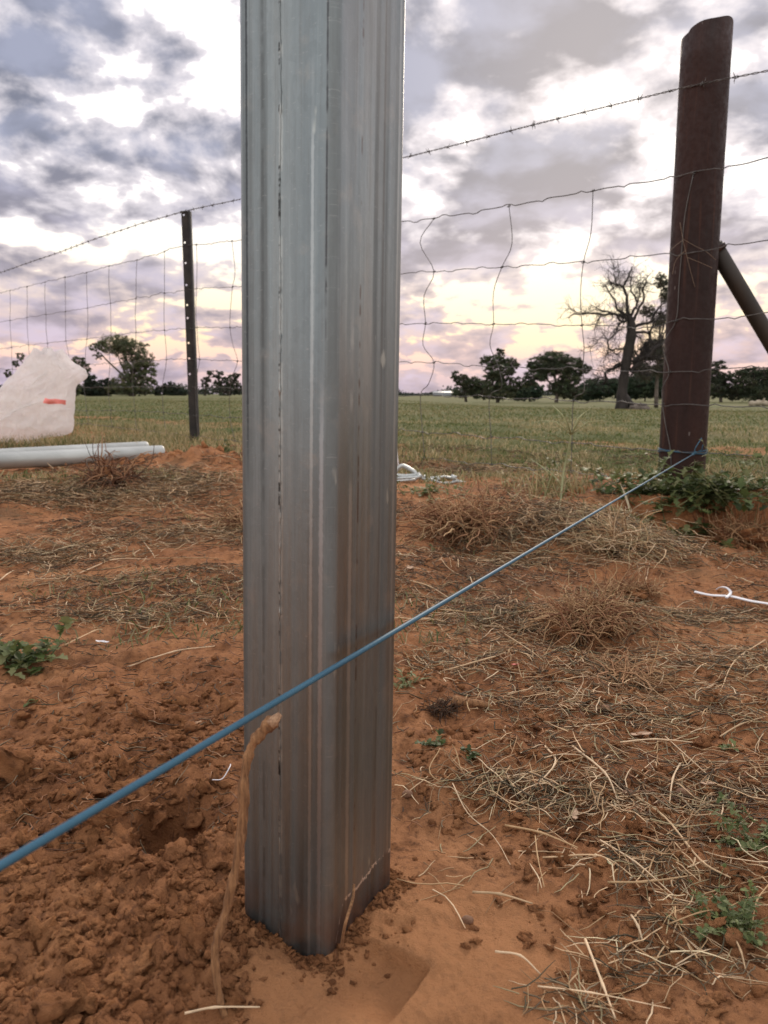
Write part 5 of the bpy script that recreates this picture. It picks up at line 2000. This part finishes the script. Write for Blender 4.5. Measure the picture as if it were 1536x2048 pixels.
tree("eucalyptus_tree", "first dark tree right of the rusty post", "tree", 1440, 808, 82,
     [(1436, 732, 18, 10), (1425, 750, 20, 14), (1450, 757, 22, 14), (1432, 778, 30, 20), (1470, 785, 24, 16)],
     [[(1442, 810, 7), (1440, 770, 5), (1436, 735, 2)]], TG, .14, 1.2, (.042, .050, .032), 8)
tree("eucalyptus_tree", "wide dark tree at the right frame edge", "tree", 1508, 808, 80,
     [(1480, 748, 16, 9), (1505, 745, 24, 12), (1535, 748, 24, 14), (1500, 765, 34, 16), (1545, 768, 30, 20), (1520, 787, 40, 18)],
     [[(1508, 810, 8), (1508, 775, 6), (1505, 745, 2)], [(1508, 780, 4), (1535, 750, 2)]], TG, .14, 1.2, (.042, .052, .032), 9)

# far wood, one mass on the horizon
V, C = [], []
Y = 420.0
for px in np.arange(-500, 2100, 5.0):
    hpx = 9 + 5 * math.sin(px * .021) + 4 * math.sin(px * .057 + 1) + random.uniform(-3, 4)
    if 800 < px < 900:
        hpx *= .6
    Yv = Y * random.uniform(.93, 1.1)
    b = at(px, 790, Yv)
    z0 = Hf(b[0], b[1])
    hgt = hpx * Yv / FPX + .6
    m = 46
    P = np.column_stack([b[0] + rng.normal(0, 1.6, m), Yv + rng.normal(0, 2.5, m), z0 + hgt * rng.random(m) ** .8])
    s = rng.uniform(.35, .9, m)
    u = rng.normal(size=(m, 3))
    u /= np.linalg.norm(u, axis=1)[:, None]
    w = np.cross(u, rng.normal(size=(m, 3)))
    w /= np.linalg.norm(w, axis=1)[:, None]
    V.append(np.stack([P - u * s[:, None], P + w * s[:, None] * .7, P + u * s[:, None], P - w * s[:, None] * .7], 1).reshape(-1, 3))
    C.append(np.tile(np.array([.045, .055, .045]) * random.uniform(.7, 1.3), (m * 4, 1)))
V = np.vstack(V)
V[:, 2] = np.maximum(V[:, 2], -.75)
o = link("far_wood", mesh_np("far_wood", V, np.arange(len(V)).reshape(-1, 4), M_CROWN, False, np.vstack(C)))
tag(o, "thin dark line of far trees along the horizon", "wood", kind='stuff')

# ------------------------------------------------------------------ dead tree
DY = 40.0
b = at(1244, 813, DY)
b[2] = Hf(b[0], b[1])
dead = empty("dead_tree", tuple(b))
tag(dead, "gnarled dead tree with bare twisted branches", "tree")
inv_d = Matrix.Translation(-Vector(dead.location))
kz = DY / FPX


def dz_(x, y):
    return (1100 + x / 5.908, 500 + y / 5.908)


r_ = np.random.default_rng(5)
mt = MB()
TR = [(835, 1870, 30), (850, 1700, 24), (880, 1450, 23), (925, 1200, 25), (960, 1000, 24), (955, 850, 20), (930, 780, 13)]
P = [at(*dz_(q[0], q[1]), DY) for q in TR]
P[0][2] = b[2] - .1
PS = spline(P, 5)
RS = np.interp(np.linspace(0, 1, len(PS)), np.linspace(0, 1, len(TR)), [.82 * q[2] * kz / 2 for q in TR]) * (1 + .08 * np.sin(np.arange(len(PS)) * 1.7))
mt.tube(PS, RS, 12)
for a_ in (-.5, .4, 1.4):
    mt.tube([at(*dz_(850, 1700), DY), b + np.array([a_ * .55, -.15, -.05])], [.22, .12], 8)
mt.tube([at(*dz_(900, 1830), DY + .3), at(*dz_(1010, 1845), DY + .3), at(*dz_(1130, 1850), DY + .2), at(*dz_(1150, 1880), DY)], [.20, .17, .15, .09], 8)
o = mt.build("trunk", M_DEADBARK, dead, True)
o.matrix_parent_inverse = inv_d
LIMBS = [
    ([(930, 780), (910, 680), (905, 540), (870, 425), (915, 340), (965, 200)], 9, 3), ([(865, 425), (800, 408), (750, 400), (700, 355)], 5, 2), ([(770, 400), (765, 300), (750, 210)], 2.5, 1),
    ([(935, 790), (840, 730), (790, 690), (765, 600), (690, 490), (650, 410)], 7, 2.5), ([(700, 500), (750, 440), (800, 415)], 3, 2), ([(910, 800), (830, 780), (740, 752), (620, 765), (440, 750), (260, 765), (220, 815)], 8, 2),
    ([(740, 752), (660, 720), (590, 710), (510, 660)], 5, 1.5), ([(600, 765), (570, 830), (540, 890)], 3, 1), ([(440, 752), (380, 760), (230, 700)], 2, 1), ([(940, 790), (1000, 690), (1030, 620), (1000, 540), (950, 450), (960, 320)], 7, 2),
    ([(1030, 620), (1055, 540), (1060, 470), (1035, 420)], 4, 1.5), ([(980, 860), (1040, 700), (1110, 590), (1095, 480), (1130, 400), (1155, 285)], 7, 2), ([(1095, 480), (1060, 420), (1075, 380)], 2, 1),
    ([(1000, 900), (1100, 870), (1200, 850), (1240, 740), (1310, 660), (1390, 600)], 8, 3), ([(1240, 740), (1320, 745), (1400, 700)], 5, 2), ([(1000, 975), (1090, 970), (1170, 975), (1220, 880), (1290, 800)], 7, 3),
    ([(1170, 975), (1190, 1060), (1230, 1110), (1320, 1050), (1380, 940)], 7, 3), ([(900, 1170), (780, 1170), (700, 1170), (690, 1080), (760, 1000), (850, 925)], 5, 2.5), ([(690, 1050), (600, 1040), (540, 1110), (470, 1190)], 3, 1),
    ([(895, 1340), (800, 1370), (720, 1410), (650, 1450), (670, 1520), (640, 1580)], 9, 4), ([(670, 1520), (590, 1500), (500, 1540)], 4, 1.5), ([(800, 1370), (860, 1340), (790, 1350), (780, 1410)], 6, 3), ([(960, 1430), (1040, 1370), (1100, 1290), (1180, 1250), (1290, 1120)], 14, 8),
    ([(1000, 1330), (1090, 1240), (1130, 1180)], 16, 9), ([(1180, 1250), (1230, 1150), (1300, 1100)], 12, 4), ([(960, 1480), (1010, 1420), (1070, 1440), (1150, 1490)], 5, 2), ([(900, 830), (860, 850), (830, 830), (800, 790), (840, 760)], 6, 4),
    ([(830, 860), (790, 920), (760, 1000)], 4, 2), ([(720, 1170), (790, 1240), (840, 1180)], 2, 1), ([(700, 1200), (660, 1240), (640, 1290)], 2, 1), ([(990, 1000), (1060, 1040), (1100, 1130)], 3, 1.5), ([(1130, 1180), (1180, 1280), (1180, 1380)], 4, 2)]


def twigs(mb, P, w, level, side_n):
    for _ in range(side_n):
        j = r_.integers(1, len(P))
        p = P[j]
        base_d = P[j] - P[j - 1]
        base_d /= np.linalg.norm(base_d) + 1e-9
        d = base_d * .6 + r_.normal(0, .6, 3)
        d[2] += .12
        d /= np.linalg.norm(d)
        L = r_.uniform(.3, 1.15) * (1.0 if level == 0 else .5)
        pts = [p]
        for q in range(4):
            d = d + r_.normal(0, .28, 3)
            d /= np.linalg.norm(d)
            pts.append(pts[-1] + d * L / 4)
        mb.tube(np.array(pts), np.linspace(w * .45, w * .15, 5), 4, cap=False)
        if level == 0:
            twigs(mb, np.array(pts), w * .6, 1, 3)


for (S_, w0, w1) in LIMBS:
    dd = r_.uniform(-1, 1) * .9
    P = [at(*dz_(q[0], q[1]), DY + dd * i / max(1, len(S_) - 1)) for i, q in enumerate(S_)]
    P = spline(P, 4)
    P += r_.normal(0, .018, P.shape)
    ww = np.linspace(w0, w1, len(P)) * kz / 2 * .85
    mb = MB()
    mb.tube(P, ww, 7)
    twigs(mb, P, max(.030, w1 * kz / 2 * .8), 0, 20)
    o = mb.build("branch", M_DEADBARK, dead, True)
    o.matrix_parent_inverse = inv_d


# fallen logs by the trees
def log(px0, px1, py, Y, r, label, mat=M_BARK):
    a_, b_ = at(px0, py, Y), at(px1, py, Y + .6)
    a_[2] = Hf(a_[0], a_[1]) + r * .8
    b_[2] = Hf(b_[0], b_[1]) + r * .8
    P = spline([a_, (a_ * 2 + b_) / 3 + [0, 0, r * .4], (a_ + b_ * 2) / 3 - [0, 0, r * .1], b_], 5)
    mb = MB()
    mb.tube(P, r * (1 + .25 * np.sin(np.arange(len(P)) * 1.9)), 9)
    mb.tube(np.array([P[6], P[6] + [.1, -.1, r * 1.8]]), [r * .5, r * .25], 6)
    o = mb.build("log", mat, None, True)
    tag(o, label, "log")


log(1262, 1296, 816, 39, .16, "short dark log lying beside the dead trunk")
M_PLOG = m_simple("pale_sawn_log", (.30, .24, .17), (.48, .40, .30), 3., .9, 0, .3)
log(1500, 1560, 811, 58, .20, "pale log lying at the right frame edge", M_PLOG)
# distant pale shed, small on the horizon
p = at(888, 795, 330)
root = empty("shed", (p[0], 330, Hf(p[0], 330)))
tag(root, "tiny pale farm shed on the far horizon", "shed")
mb = MB()
box(mb, -4.5, 4.5, -3, 3, 0, 1.5)
mb.build("wall", M_SHED, root)
mb = MB()
mb.add([(-4.7, -3.3, 1.5), (4.7, -3.3, 1.5), (4.7, 0, 2.2), (-4.7, 0, 2.2), (-4.7, 3.3, 1.5), (4.7, 3.3, 1.5)], [(0, 1, 2, 3), (3, 2, 5, 4)], [(0, 3, 4), (1, 5, 2)])
mb.build("roof", M_SHED, root)
